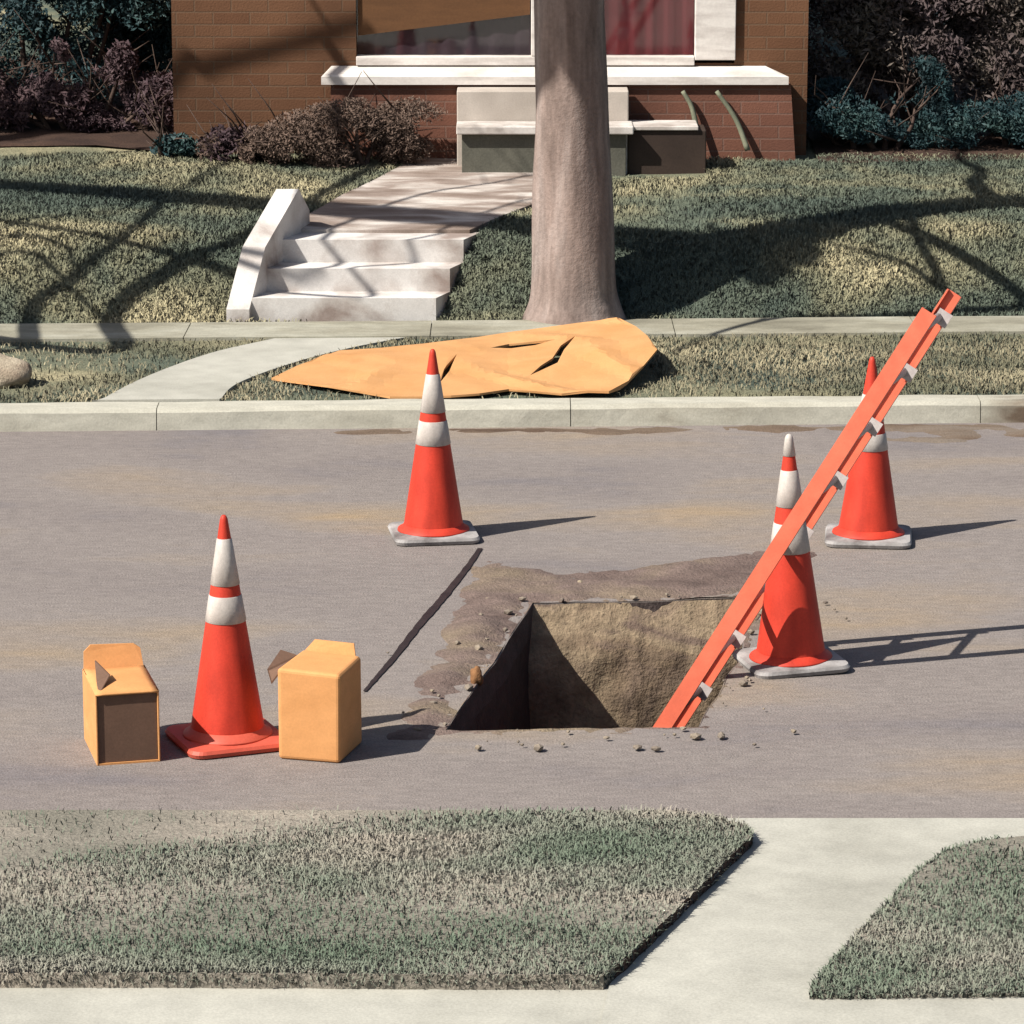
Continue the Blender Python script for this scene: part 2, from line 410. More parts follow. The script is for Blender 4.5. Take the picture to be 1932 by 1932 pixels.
# ------------------------------------------------------------------ setting
# lawn / terrain sheet: one sheet over the far side, reaching the horizon, plus the near side
def grid_obj(name, xs, ys, zf, mat, smooth=True):
    X, Y = np.meshgrid(xs, ys)
    Z = zf(X, Y)
    V = np.stack([X, Y, Z], -1).reshape(-1, 3)
    nx, ny = len(xs), len(ys)
    i = (np.arange(ny - 1)[:, None] * nx + np.arange(nx - 1)[None]).ravel()
    Q = np.stack([i, i + 1, i + nx + 1, i + nx], -1)
    o = np_obj(name, V, Q.ravel(), np.arange(len(Q)) * 4, np.full(len(Q), 4), mat)
    if smooth: o.data.polygons.foreach_set('use_smooth', [True] * len(o.data.polygons))
    return o

xs = np.unique(np.concatenate([np.linspace(-300, -8, 24), np.linspace(-8, -3.2, 25), np.arange(-3.2, 3.2, .04), np.linspace(3.2, 8, 25), np.linspace(8, 300, 24)]))
# rows in street coordinate s, sheared to follow the road
ss = np.unique(np.concatenate([[KS + .02, KS + .12], np.arange(KS + .16, 21.5, .04), np.linspace(21.5, 40, 24), np.linspace(45, 400, 24)]))
X, S = np.meshgrid(xs, ss); Y = S + SK * np.clip(X, -40, 40)
Z = terrain(X, Y); Z[0] = -.05
V = np.stack([X, Y, Z], -1).reshape(-1, 3); nx, ny = len(xs), len(ss)
i = (np.arange(ny - 1)[:, None] * nx + np.arange(nx - 1)[None]).ravel()
Q = np.stack([i, i + 1, i + nx + 1, i + nx], -1)
g = np_obj('ground', V, Q.ravel(), np.arange(len(Q)) * 4, np.full(len(Q), 4), M['lawn'])
g.data.polygons.foreach_set('use_smooth', [True] * len(g.data.polygons)); struct(g)

ROAD_Y0 = on_z(966, 1547).y
ng = grid_obj('near_ground', np.linspace(-300, 300, 9), np.array([-60.0, -20, 0, 5, ROAD_Y0 + .05]), lambda X, Y: X * 0 - .03, M['near_soil'])
struct(ng)

# pit opening in the road
def jag(a, b, n, amp, seed):
    out = []
    a = Vector(a[:2]); b = Vector(b[:2]); d = (b - a); nrm = Vector((-d.y, d.x)).normalized()
    for k in range(n):
        t = k / n
        w = amp * mnoise.noise(Vector((t * 5 + seed, seed * 3.1, 0))) if 0 < k else 0
        out.append(a + d * t + nrm * w)
    return out
P_FL, P_FR = on_z(842, 1380), on_z(1318, 1372)
P_BR, P_BL = on_z(1452, 1128), on_z(1006, 1140)
pit_poly = jag(P_FL, P_FR, 16, .012, 1) + jag(P_FR, P_BR, 14, .03, 2) + jag(P_BR, P_BL, 16, .025, 3) + jag(P_BL, P_FL, 16, .012, 4)
road_out = [(-300, ROAD_Y0), (300, ROAD_Y0), (300, KS + .05 + SK * 40), (40, KS + .05 + SK * 40), (-40, KS + .05 - SK * 40), (-300, KS + .05 - SK * 40)]
rv, rt = sheet(road_out, [pit_poly])
struct(mesh_obj('road', [(p.x, p.y, 0) for p in rv], rt, M['asphalt']))

# pit: soil walls and floor, a broken asphalt lip at the top
levels = [(0.0, 0.0), (-.04, .004), (-.1, .008), (-.2, .012), (-.3, .016), (-.4, .02), (-.5, .02), (-.7, .03), (-.95, .04), (-1.25, .06)]
c = sum(pit_poly, Vector((0, 0))) / len(pit_poly); n = len(pit_poly)
V = []; Fc = []
for j, (z, ins) in enumerate(levels):
    for q, p in enumerate(pit_poly):
        w = ins + (0 if j == 0 else .014 * mnoise.noise(Vector((p.x * 5, p.y * 5, z * 5))))
        dd = (c - p).normalized()
        sl_ = -z * .0 * min(1, max(0, (p.y - (P_BL.y - .10)) / .08)) if z > -.6 else 0.0 * min(1, max(0, (p.y - (P_BL.y - .10)) / .08))
        V.append((p.x + dd.x * w, p.y + dd.y * w - sl_, z + (.012 * mnoise.noise(Vector((p.x * 9, p.y * 9, 3))) if j else 0)))
for j in range(len(levels) - 1):
    for q in range(n):
        q2 = (q + 1) % n
        Fc.append((j * n + q2, j * n + q, (j + 1) * n + q, (j + 1) * n + q2))
Fc.append(tuple((len(levels) - 1) * n + q for q in range(n)))
pit = struct(mesh_obj('pit', V, Fc, M['pit_shade']))
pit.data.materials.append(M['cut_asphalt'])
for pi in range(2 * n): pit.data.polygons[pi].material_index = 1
# loose sandy earth slumped against the far wall
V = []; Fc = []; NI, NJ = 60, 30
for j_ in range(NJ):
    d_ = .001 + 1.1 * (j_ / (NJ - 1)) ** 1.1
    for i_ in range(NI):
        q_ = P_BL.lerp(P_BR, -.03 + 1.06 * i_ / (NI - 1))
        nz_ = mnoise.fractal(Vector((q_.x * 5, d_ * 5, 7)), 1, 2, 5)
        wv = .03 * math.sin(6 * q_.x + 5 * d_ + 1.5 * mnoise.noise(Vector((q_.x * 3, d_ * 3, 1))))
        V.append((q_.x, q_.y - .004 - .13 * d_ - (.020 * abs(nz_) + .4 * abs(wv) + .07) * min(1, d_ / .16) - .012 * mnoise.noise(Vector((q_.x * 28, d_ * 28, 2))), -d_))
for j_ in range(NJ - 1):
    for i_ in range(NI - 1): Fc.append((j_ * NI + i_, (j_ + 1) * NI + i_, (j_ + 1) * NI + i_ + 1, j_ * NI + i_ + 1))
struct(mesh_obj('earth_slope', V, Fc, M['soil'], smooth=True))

# dirt dragged over the asphalt round the opening (sinks below the road at its edge)
def mound(name, outline, height, mat, holes=(), step=.03, seed=0, flat=.15):
    ol = [Vector(p[:2]) for p in outline]
    x0 = min(p.x for p in ol); x1 = max(p.x for p in ol); y0 = min(p.y for p in ol); y1 = max(p.y for p in ol)
    pts = []
    for a in np.arange(x0, x1, step):
        for b in np.arange(y0, y1, step):
            p = Vector((a + random.uniform(-.3, .3) * step, b + random.uniform(-.3, .3) * step))
            if inside(p, ol) and not any(inside(p, h) for h in holes): pts.append(p)
    v2, tr = sheet(ol, holes, pts)
    def dist(p):
        d = 9
        for i in range(len(ol)):
            a, b = ol[i], ol[(i + 1) % len(ol)]
            t = max(0, min(1, (p - a).dot(b - a) / max(1e-9, (b - a).length_squared)))
            d = min(d, (p - a - (b - a) * t).length)
        return d
    V = []
    for p in v2:
        d = dist(p)
        dh = min([9] + [(p - q_).length for h_ in holes for q_ in h_])
        h = min(1, d / flat) * min(1, dh / .09)
        nz = mnoise.fractal(Vector((p.x * 4 + seed, p.y * 5, 0)), 1, 2, 4)
        V.append((p.x, p.y, (-.012 if dh > .02 else .003) + height * h * (0.75 + .6 * nz) + .006 * mnoise.noise(Vector((p.x * 30, p.y * 30, seed)))))
    return mesh_obj(name, V, tr, mat, smooth=True)

g2 = lambda *a: [on_z(u, v) for u, v in a]
hole = [p + (c - p).normalized() * -.004 for p in pit_poly]
dirt = mound('dirt', g2((700, 1404), (730, 1340), (800, 1210), (870, 1050), (960, 1050), (1060, 1075), (1200, 1062), (1330, 1045), (1450, 1030), (1600, 1015), (1560, 1060),
                        (1520, 1140), (1490, 1190), (1400, 1290), (1350, 1385), (1200, 1396), (1000, 1394), (830, 1404)), .034, M['spoil'], [hole], .03, 2, .14)
struct(dirt, 'stuff')
gut = mound('gutter_dirt', [(x, KS + .03 + SK * x) for x in np.linspace(3.2, -.9, 20)] + [(x, KS - .06 + SK * x - .42 * fbm([x * 2.0], [1.0])[0] * (.5 + (x + .9) / 4)) for x in np.linspace(-.9, 3.2, 30)],
            .02, M['gutter'], (), .05, 5, .08)
struct(gut, 'stuff')

# kerb on the far side, in cast lengths with open joints in one mesh
kp = [(-.0, -.01), (.012, .078), (.03, .096), (.145, .101), (.16, .09), (.16, -.02)]
V = []; Fc = []
xk = -40.0; cuts = []
while xk < 40:
    L_ = 1.83; a, b = xk + .002, xk + L_ - .002
    base = len(V)
    sub = np.linspace(a, b, 22)
    for xx in sub:
        for (dy, z) in kp:
            w = .008 * mnoise.noise(Vector((xx * 3, dy * 20, z * 9)))
            V.append((xx, KS + SK * xx + dy + w, z + .5 * w))
    m_ = len(kp)
    for q in range(len(sub) - 1):
        for e in range(m_ - 1):
            Fc.append((base + q * m_ + e, base + (q + 1) * m_ + e, base + (q + 1) * m_ + e + 1, base + q * m_ + e + 1))
    Fc.append(tuple(base + e for e in range(m_))); Fc.append(tuple(base + (len(sub) - 1) * m_ + e for e in range(m_ - 1, -1, -1)))
    xk += L_
struct(mesh_obj('kerb', V, Fc, M['kerb']))

# far sidewalk: slabs
V = []; Fc = []
xk = -40.0
while xk < 40:
    a, b = xk + .0025, xk + 1.2 - .0025; base = len(V)
    for xx in (a, b):
        for s in (17.36, 17.80):
            for z in (.04, .114): V.append((xx, s + SK * xx, z + random.uniform(-.002, .002)))
    Fc += [(base + 1, base + 5, base + 7, base + 3), (base, base + 4, base + 5, base + 1), (base, base + 1, base + 3, base + 2), (base + 4, base + 6, base + 7, base + 5)]
    xk += 1.2
struct(mesh_obj('sidewalk', V, Fc, M['old_concrete']))

# walk across the verge from the sidewalk to the kerb
zl = .108
Lf = smooth_path([on_z(u, v, zl)[:] for u, v in ((165, 768), (265, 715), (390, 668), (500, 642), (600, 622))], 6)
Rt = smooth_path([on_z(u, v, zl)[:] for u, v in ((412, 757), (450, 722), (560, 682), (680, 652), (836, 624))], 6)
V = []; Fc = []
for a, b in zip(Lf, Rt):
    for e in (a, b): e[1] = max(e[1], KS + .163 + SK * e[0])
    V += [tuple(a), tuple(b), (b[0], b[1], .05), (a[0], a[1], .05)]
for q in range(len(Lf) - 1):
    o_ = q * 4
    Fc += [(o_, o_ + 1, o_ + 5, o_ + 4), (o_ + 1, o_ + 2, o_ + 6, o_ + 5), (o_ + 3, o_, o_ + 4, o_ + 7)]
Fc.append((0, 3, 2, 1))
verge_walk = struct(mesh_obj('verge_path', V, Fc, M['concrete']))
VW = [(p[0], p[1]) for p in Lf] + [(p[0], p[1]) for p in reversed(Rt)]

# garden path from the stair head to the porch
def drape(u, v, dz=.014):
    p = on_ground(u, v); return Vector((p.x, p.y, float(terrain(p.x, p.y, True)) + dz))
Lf = smooth_path([drape(u, v)[:] for u, v in ((528, 436), (590, 405), (690, 352), (780, 305), (868, 268))], 8)
Rt = smooth_path([drape(u, v)[:] for u, v in ((886, 440), (948, 412), (1030, 380), (1140, 335), (1245, 296))], 8)
V = []; Fc = []; NN = 7
for a, b in zip(Lf, Rt):
    a = np.array(a); b = np.array(b)
    for k in range(NN):
        p = a + (b - a) * k / (NN - 1)
        V.append((p[0], p[1], float(terrain(p[0], p[1], True)) + .016))
    V += [(b[0], b[1], V[-1][2] - .06), (a[0], a[1], V[-NN][2] - .06)]
W_ = NN + 2
for k in range(NN): V.append((V[k][0], V[k][1] - .004, V[k][2] - .1))
Fc += [(k, len(V) - NN + k, len(V) - NN + k + 1, k + 1) for k in range(NN - 1)]
for q in range(len(Lf) - 1):
    for k in range(NN): Fc.append((q * W_ + k, q * W_ + k + 1, (q + 1) * W_ + k + 1, (q + 1) * W_ + k))
    Fc.append((q * W_ + W_ - 1, q * W_, (q + 1) * W_, (q + 1) * W_ + W_ - 1))
struct(mesh_obj('garden_path', V, Fc, M['walk'], smooth=False))
GP = [(p[0], p[1]) for p in Lf] + [(p[0], p[1]) for p in reversed(Rt)]

# stair up the bank with a sloping cheek on its left
st = thing('garden_steps', 'pale concrete garden steps with a sloping white cheek wall, climbing the grass bank', 'steps', (0, 0, 0))
nst = 3; rise = (.452 - .10) / nst; tread = RUN / nst
def stx(k): return ST_DX * k / nst
cw = .115
for k in range(nst):
    y0 = ST_Y0 + k * tread; y1 = ST_Y0 + RUN + .06
    x0 = ST_L0.x + cw + stx(k); x1 = ST_R0.x + stx(k)
    e = ST_DX / RUN * (y1 - y0)
    poly = [(x0, y0), (x1, y0), (x1 + e, y1), (x0 + e, y1)]
    prism('step', poly, .05 + (0 if k == 0 else rise * k - .03), .10 + rise * (k + 1), M['stair'], st)
V = []; prof = [(-.03, .05), (-.03, .165), (RUN * .3, .10 + rise + .23), (RUN + .02, .10 + rise * nst + .23), (RUN + .16, .10 + rise * nst + .10), (RUN + .16, .05)]
for side in (0, 1):
    for dy, z in prof:
        V.append((ST_L0.x + side * cw + ST_DX * dy / RUN, ST_Y0 + dy, z))
m_ = len(prof)
mesh_obj('cheek', V, [tuple(range(m_)), tuple(range(2 * m_ - 1, m_ - 1, -1))] + [((q + 1) % m_, q, m_ + q, m_ + (q + 1) % m_) for q in range(m_)], M['stair'], st)

# near side: sidewalk along the bottom, a walk up to the road, two raised patches of grass
SW_Y = on_z(966, 1861).y
struct(mesh_obj('near_sidewalk', [(-40, -2, -.006), (40, -2, -.006), (40, SW_Y + .1, -.006), (-40, SW_Y + .02, -.006)], [(0, 1, 2, 3)], M['concrete']))
wl = [on_z(u, v) for u, v in ((1120, 1884), (1150, 1858), (1280, 1728), (1418, 1594), (1395, 1572), (1300, 1552))]
wr = [on_z(u, v) for u, v in ((2100, 1546), (1932, 1546), (1932, 1900), (1500, 1900))]
wk = [Vector((p.x, p.y)) for p in wl] + [Vector((wl[-1].x, ROAD_Y0 + .012)), Vector((3.2, ROAD_Y0 + .012)), Vector((3.2, SW_Y - .3))]
wk = [wk[0]] + wk[1:]
v2, tr = sheet([(wk[0].x, wk[0].y - .3)] + [tuple(p) for p in wk[1:]])
struct(mesh_obj('path', [(p.x, p.y, .002) for p in v2], [t if True else t for t in tr], M['concrete']))

left_poly = [(-6, SW_Y - .01), ] + [tuple(on_z(u, v)[:2]) for u, v in ((300, 1860), (700, 1862), (1140, 1864), (1180, 1832), (1280, 1734), (1370, 1646), (1420, 1596), (1404, 1576), (1350, 1562), (1270, 1550))] + [(-6, ROAD_Y0 - .005)]
right_poly = [tuple(on_z(u, v)[:2]) for u, v in ((1526, 1886), (1600, 1886), (1780, 1884), (2000, 1882))] + [(6, on_z(2000, 1882).y), (6, ROAD_Y0 - .16)] + \
    [tuple(on_z(u, v)[:2]) for u, v in ((2010, 1578), (1932, 1584), (1850, 1594), (1785, 1612), (1735, 1648), (1690, 1694), (1610, 1780), (1550, 1846), (1532, 1868))]
def turf(name, poly, z, mat, seed):
    # densify rim and wobble it a little
    rim = []
    for k in range(len(poly)):
        a = Vector(poly[k]); b = Vector(poly[(k + 1) % len(poly)]); m_ = max(1, int((b - a).length / .05))
        if m_ > 90: m_ = 4
        for t in range(m_):
            p = a + (b - a) * t / m_
            rim.append(Vector((p.x + .006 * mnoise.noise(Vector((p.x * 14, p.y * 14, seed))), p.y + .006 * mnoise.noise(Vector((p.x * 14, p.y * 14, seed + 5))))))
    v2, tr = sheet(rim)
    V = [(p.x, p.y, z) for p in v2]; nb = len(rim); base = len(V)
    V += [(p.x, p.y, z) for p in rim] + [(p.x, p.y, -.025) for p in rim]
    top = mesh_obj(name, V, list(tr) + [(base + q, base + nb + q, base + nb + (q + 1) % nb, base + (q + 1) % nb) for q in range(nb)], mat)
    top.data.materials.append(M['edge_shade'])
    for pi, pl in enumerate(top.data.polygons):
        if pi >= len(tr) and name == 'turf' and seed == 1 and pl.center.x > .2 and SW_Y + .03 < pl.center.y < ROAD_Y0 - .06: pl.material_index = 1
    return struct(top), rim
tl, rim_l = turf('turf', left_poly, .034, M['near_soil'], 1)
tr_, rim_r = turf('turf', right_poly, .012, M['near_soil'], 2)

# ------------------------------------------------------------------ tarp on the verge
def tz(u, v, z=.13): return on_z(u, v, z)
ol = [(512, 713), (560, 690), (640, 661), (720, 656), (800, 648), (900, 636), (1000, 622), (1090, 609), (1168, 601), (1200, 616), (1222, 634), (1240, 659), (1214, 690), (1186, 718), (1150, 744), (1112, 762),
      (1060, 754), (1010, 738), (960, 734), (905, 742), (850, 752), (790, 752), (735, 750), (680, 738), (618, 727), (560, 720)]
TX0, TX1 = tz(512, 713).x, tz(1240, 659).x
slits = [[(926, 656), (960, 649), (1000, 645), (1048, 640), (1010, 651), (965, 657)],
         [(1086, 634), (1064, 660), (1052, 684), (1024, 697), (1000, 708), (1020, 690), (1042, 676), (1058, 652)],
         [(862, 668), (848, 700), (830, 722), (838, 696)]]
def tarp_z(p):
    k = (p.x - TX0) / (TX1 - TX0)
    bk = min(1, max(0, (p.y - SK * p.x - KS - .22) / .5))
    h = .114 + (.03 * min(1, max(0, k * 1.6)) + .09 * max(0, k - .6) / .4) * (.12 + .88 * bk)
    h += .010 * mnoise.fractal(Vector((p.x * 2.2, p.y * 2.2, 4)), 1, 2, 3)
    fold = abs(mnoise.noise(Vector((p.x * 1.6 + p.y * 1.1, p.y * .9 - p.x * .5, 8)))); h += .018 * (1 - min(1, fold * 5))
    return h
def tp(u, v):
    p = tz(u, v)
    for _ in range(8): p = on_z(u, v, (p.z + tarp_z(p)) / 2)
    p.y = max(p.y, KS + .15 + SK * p.x)
    return Vector(p[:2])
ol = [tp(u, v) for u, v in ol]
slits = [[tp(u, v) for u, v in s] for s in slits]
x0 = min(p.x for p in ol); x1 = max(p.x for p in ol)
y0 = min(p.y for p in ol); y1 = max(p.y for p in ol)
pts = []
for a in np.arange(x0, x1, .035):
    for b in np.arange(y0, y1, .045):
        p = Vector((a + random.uniform(-.008, .008), b + random.uniform(-.01, .01)))
        if inside(p, ol) and not any(inside(p, s) for s in slits): pts.append(p)
v2, tr = sheet(ol, slits, pts)
V = [(p.x, p.y, tarp_z(p)) for p in v2]
to = mesh_obj('tarp', V, tr, M['tarp'])
bm = bmesh.new(); bm.from_mesh(to.data); bmesh.ops.recalc_face_normals(bm, faces=bm.faces)
if sum(f.normal.z for f in bm.faces) < 0: bmesh.ops.reverse_faces(bm, faces=bm.faces)
bm.to_mesh(to.data); bm.free()
sm = to.modifiers.new('thickness', 'SOLIDIFY'); sm.thickness = .01; sm.offset = -1
tag(to, 'creased tan orange tarp with torn slits spread over the verge at the kerb', 'tarp')

# ------------------------------------------------------------------ grass blades
def blades(name, X, Y, Z, h0, h1, w, mat, lean=.5, kind='stuff'):
    n = len(X)
    h = rng.uniform(h0, h1, n); a = rng.uniform(0, 2 * np.pi, n); b = rng.uniform(0, 2 * np.pi, n)
    l = rng.uniform(.15, 1, n) * lean * h
    dx, dy = np.cos(a), np.sin(a); lx, ly = np.cos(b) * l, np.sin(b) * l
    ww = w * rng.uniform(.6, 1.2, n)
    P = np.stack([X, Y, Z], -1)
    W = np.stack([dx * ww, dy * ww, np.zeros(n)], -1)
    mid = P + np.stack([lx * .35, ly * .35, h * .6], -1)
    tip = P + np.stack([lx, ly, h * (1 - .25 * lean)], -1)
    V = np.stack([P - W, P + W, mid - W * .7, mid + W * .7, tip], 1).reshape(-1, 3)
    o = (np.arange(n) * 5)[:, None]
    loops = np.concatenate([o + 0, o + 1, o + 3, o + 2, o + 2, o + 3, o + 4], 1)
    st_ = (np.arange(n) * 7)[:, None] + np.array([[0, 4]])
    ob = np_obj(name, V, loops.ravel(), st_.ravel(), np.tile([4, 3], n), mat)
    ob['kind'] = kind
    return ob

def scatter(n, x0, x1, y0, y1):
    return rng.uniform(x0, x1, n), rng.uniform(y0, y1, n)

# near left patch: thin at the road edge, thicker along the walk and the sidewalk
X, Y = scatter(190000, -2.6, .75, SW_Y - .02, ROAD_Y0 + .01)
k = inside_np(X, Y, [tuple(p) for p in rim_l])
t = (Y - SW_Y) / (ROAD_Y0 - SW_Y)
dens = np.clip((fbm(X * 1.1 + 7, Y * 2.1, 11) - .30) * 3.0, .22, 1) * np.clip((.50 + .50 * (X + 1.5) / 1.5 - t) * 4 + .5, .04, 1) * np.clip((1.02 - t) * 9 + .15, .1, 1)
k &= rng.random(len(X)) < dens
X, Y = X[k], Y[k]
blades('grass', X, Y, np.full(len(X), .033), .010, .028, .0020, M['near_grass'], 1.2)
# longer blades leaning over the rims of the patches
ex, ey = [], []
for rim in (rim_l, rim_r):
    for a, b in zip(rim, rim[1:]):
        if abs(a.x) < 3 and a.y < ROAD_Y0 - .2:
            m_ = int((b - a).length * (900 if a.y < SW_Y + .03 else 420)) + 1
            t_ = rng.random(m_); ex.append(a.x + (b.x - a.x) * t_); ey.append(a.y + (b.y - a.y) * t_)
ex = np.concatenate(ex); ey = np.concatenate(ey); nn = len(ex)
blades('grass', ex, ey + rng.uniform(-.008, .012, nn), np.where(ex < .75, rng.uniform(.0, .032, nn), .006), .010, .026, .0022, M['near_grass'], 1.3)
X, Y = scatter(110000, .45, 3.0, SW_Y - .1, ROAD_Y0)
k = inside_np(X, Y, [tuple(p) for p in rim_r]) & (rng.random(len(X)) < np.clip((fbm(X * 1.1 + 3, Y * 2.1, 15) - .22) * 3, .1, 1))
X, Y = X[k], Y[k]
blades('grass', X, Y, np.full(len(X), .011), .010, .030, .0020, M['near_grass'], 1.2)

# far verge and bank
def far_mask(X, Y):
    s = Y - SK * X
    k = (s > KS + .17) & ~((s > 17.34) & (s < 17.82))
    k &= ~inside_np(X, Y, VW) & ~inside_np(X, Y, GP) & ~inside_np(X, Y, [tuple(p) for p in ol])
    q = (Y - ST_Y0) / RUN
    xl = ST_L0.x + ST_DX * q - .015; xr = ST_R0.x + ST_DX * q + .01
    k &= ~((X > xl) & (X < xr) & (q > -.1) & (q < 1.25))
    k &= ~((Y > 19.85) & (X > -.45) & (X < 1.08)) & ~((Y > 20.4) & (X > -1.2) & (X < 1.74)) & (Y < 20.55)
    return k
X, Y = scatter(90000, -3.0, 3.2, 15.6, 17.6)
k = far_mask(X, Y) & (rng.random(len(X)) < np.clip((fbm(X * 1.2, Y * 2, 21) - .3) * 3, .12, 1))
X, Y = X[k], Y[k]
blades('grass', X, Y, terrain(X, Y, True) - .003, .018, .042, .003, M['verge_grass'], 1.1)
X, Y = scatter(300000, -3.4, 3.6, 17.6, 20.9)
k = far_mask(X, Y) & (rng.random(len(X)) < np.clip((fbm(X * 1.3 + 2, Y * 1.6, 25) - .24) * 3, .2, 1))
X, Y = X[k], Y[k]
blades('grass', X, Y, terrain(X, Y, True) - .004, .02, .05, .0034, M['grass'], 1.1)

# small stones and crumbs by the pit
V = []; Fc = []
ico = bmesh.new(); bmesh.ops.create_icosphere(ico, subdivisions=1, radius=1)
iv = [v.co.copy() for v in ico.verts]; iff = [tuple(v.index for v in f.verts) for f in ico.faces]; ico.free()
for q in range(420):
    u = random.uniform(690, 1620); v = random.uniform(1020, 1420)
    p = on_z(u, v)
    if inside((p.x, p.y), pit_poly): continue
    near = min((Vector((p.x, p.y)) - w).length for w in pit_poly)
    if random.random() > math.exp(-near / .12): continue
    r = random.uniform(.003, .012) * random.choice((1, 1, 1.5)); base = len(V)
    s3 = Vector((random.uniform(.7, 1.3), random.uniform(.7, 1.3), random.uniform(.5, .9)))
    for w in iv:
        kx = 1 + .3 * mnoise.noise(w * 2 + Vector((q, 0, 0)))
        V.append((p.x + w.x * r * s3.x * kx, p.y + w.y * r * s3.y * kx, .012 + w.z * r * s3.z * kx))
    Fc += [tuple(base + j for j in f) for f in iff]
struct(mesh_obj('gravel', V, Fc, M['stone']), 'stuff')

# ------------------------------------------------------------------ traffic cones
def rounded_square(half, rad, seg=6):
    pts = []
    for cx, cy, a0 in ((1, 1, 0), (-1, 1, 90), (-1, -1, 180), (1, -1, 270)):
        for k in range(seg + 1):
            a = R(a0 + 90 * k / seg)
            pts.append((cx * (half - rad) + rad * math.cos(a), cy * (half - rad) + rad * math.sin(a)))
    return pts

def cone(label, loc, height, bands, rz, base_mat, r0=.118, half=.166, tilt=(0, 0), flange=True):
    """bands: [(part, from, to)] as fractions of height measured from the top"""
    t = thing('traffic_cone', label, 'traffic cone', loc, rz, 'traffic cones standing round the pit')
    t.rotation_euler = (tilt[0], tilt[1], rz)
    # base plate with chamfered upper rim and small feet
    V = []; Fc = []
    lv = [(half - .012, .0), (half - .004, .004), (half, .016), (half - .006, .026), (half - .05, .031)]
    for hf, z in lv:
        for x, y in rounded_square(hf, .045 * hf / half): V.append((x, y, z))
    m_ = len(rounded_square(.1, .02))
    for j in range(len(lv) - 1):
        for q in range(m_): Fc.append((j * m_ + q, j * m_ + (q + 1) % m_, (j + 1) * m_ + (q + 1) % m_, (j + 1) * m_ + q))
    Fc.append(tuple(range(m_ - 1, -1, -1))); Fc.append(tuple((len(lv) - 1) * m_ + q for q in range(m_)))
    mesh_obj('base', V, Fc, base_mat, t)
    zb = .029
    rt_ = .010
    rad = lambda z: r0 + (rt_ - r0) * (z - zb) / (height - zb)
    if flange:
        v, f = lathe([(r0 + .022, zb), (r0 + .020, zb + .006), (r0 + .005, zb + .012), (r0 - .004, zb + .026)]); mesh_obj('flange', v, f, M['cone_red'] if base_mat is M['rubber'] else M['cone_salmon'], t, True)
    # body: full length, closed rounded tip
    pr = [(rad(zb + .004), zb + .004)] + [(rad(z), z) for z in np.linspace(zb + .03, height - .02, 12)] + [(rad(height - .012), height - .012), (rt_ * .85, height - .004), (rt_ * .5, height)]
    v, f = lathe(pr); mesh_obj('body', v, f, M['cone_red'], t, True)
    for a, b in bands:
        z1, z0 = height - a * height, height - b * height
        if a <= 0:
            pr = [(rad(z0) + .0005, z0), (rad(z0) + .002, z0 + .001), (rad(height - .012) + .002, height - .012), (rt_ * .85 + .002, height - .003), (rt_ * .5, height + .002)]
        else:
            pr = [(rad(z0) + .0003, z0), (rad(z0) + .0022, z0 + .0015), (rad((z0 + z1) / 2) + .0022, (z0 + z1) / 2), (rad(z1) + .0022, z1 - .0015), (rad(z1) + .0003, z1)]
        v, f = lathe(pr); mesh_obj('reflective_band', v, f, M['band'], t, True)
    return t

cone('red cone on a salmon base, standing between the two tan boxes', on_z(430, 1400), .725, [(.10, .30), (.345, .46)], R(22), M['cone_salmon'])
cone('red and white cone on the road in front of the tan tarp', on_z(818, 1012), .735, [(.13, .33), (.375, .50)], R(8), M['rubber'])
cone('red cone at the far right, its middle hidden behind the top half of the ladder', on_z(1638, 1018), .715, [(.20, .345), (.41, .50)], R(-6), M['rubber'])
cone('white tipped cone shaded by the foot of the ladder, right beside the pit', on_z(1492, 1254), .79, [(-.01, .09), (.15, .305), (.375, .50)], R(14), M['rubber'], tilt=(0, R(-1.5)))

# ------------------------------------------------------------------ ladder standing in the pit
lad = thing('ladder', 'salmon orange ladder with pale rungs leaning out of the pit', 'ladder', (0, 0, 0))
A0 = on_z(1306, 1284)                       # front rail where it passes road level
SL = .608                                    # sideways lean per metre of height
ax = Vector((SL, 0, 1)).normalized()
rung_dir = Vector((.128, .37, 0)); RW = rung_dir.length; rd = rung_dir.normalized()
wd = ax.cross(rd).normalized()               # width direction of a rail's web
if wd.x < 0: wd = -wd
rd2 = wd.cross(ax).normalized()
if rd2.y < 0: rd2 = -rd2
t0, t1 = -1.32, (1.235) * ax.length / ax.z
lo_, hi_ = -1.22 / ax.z, 1.235 / ax.z
def rail(origin, flip):
    w, th, fl = .054, .006, .024
    # channel section: web faces outwards, flanges turn inwards
    s = 1 if flip else -1
    sec = [(-w / 2, 0), (w / 2, 0), (w / 2, -s * fl), (w / 2 - th, -s * fl), (w / 2 - th, -s * th), (-w / 2 + th, -s * th), (-w / 2 + th, -s * fl), (-w / 2, -s * fl)]
    V = []
    for tt in (lo_, hi_):
        for a, b in sec: V.append(origin + ax * tt + wd * a + rd2 * b)
    m_ = len(sec)
    Fc = [(q, (q + 1) % m_, m_ + (q + 1) % m_, m_ + q) for q in range(m_)]
    Fc += [tuple(range(m_ - 1, -1, -1)), tuple(range(m_, 2 * m_))]
    bm = bmesh.new(); vs = [bm.verts.new(v) for v in V]
    for f in Fc: bm.faces.new([vs[j] for j in f])
    bmesh.ops.recalc_face_normals(bm, faces=bm.faces)
    return bm_obj('rail', bm, M['fibre'], lad)
rail(A0, False); rail(A0 + rung_dir, True)
tt = hi_ - .09; 
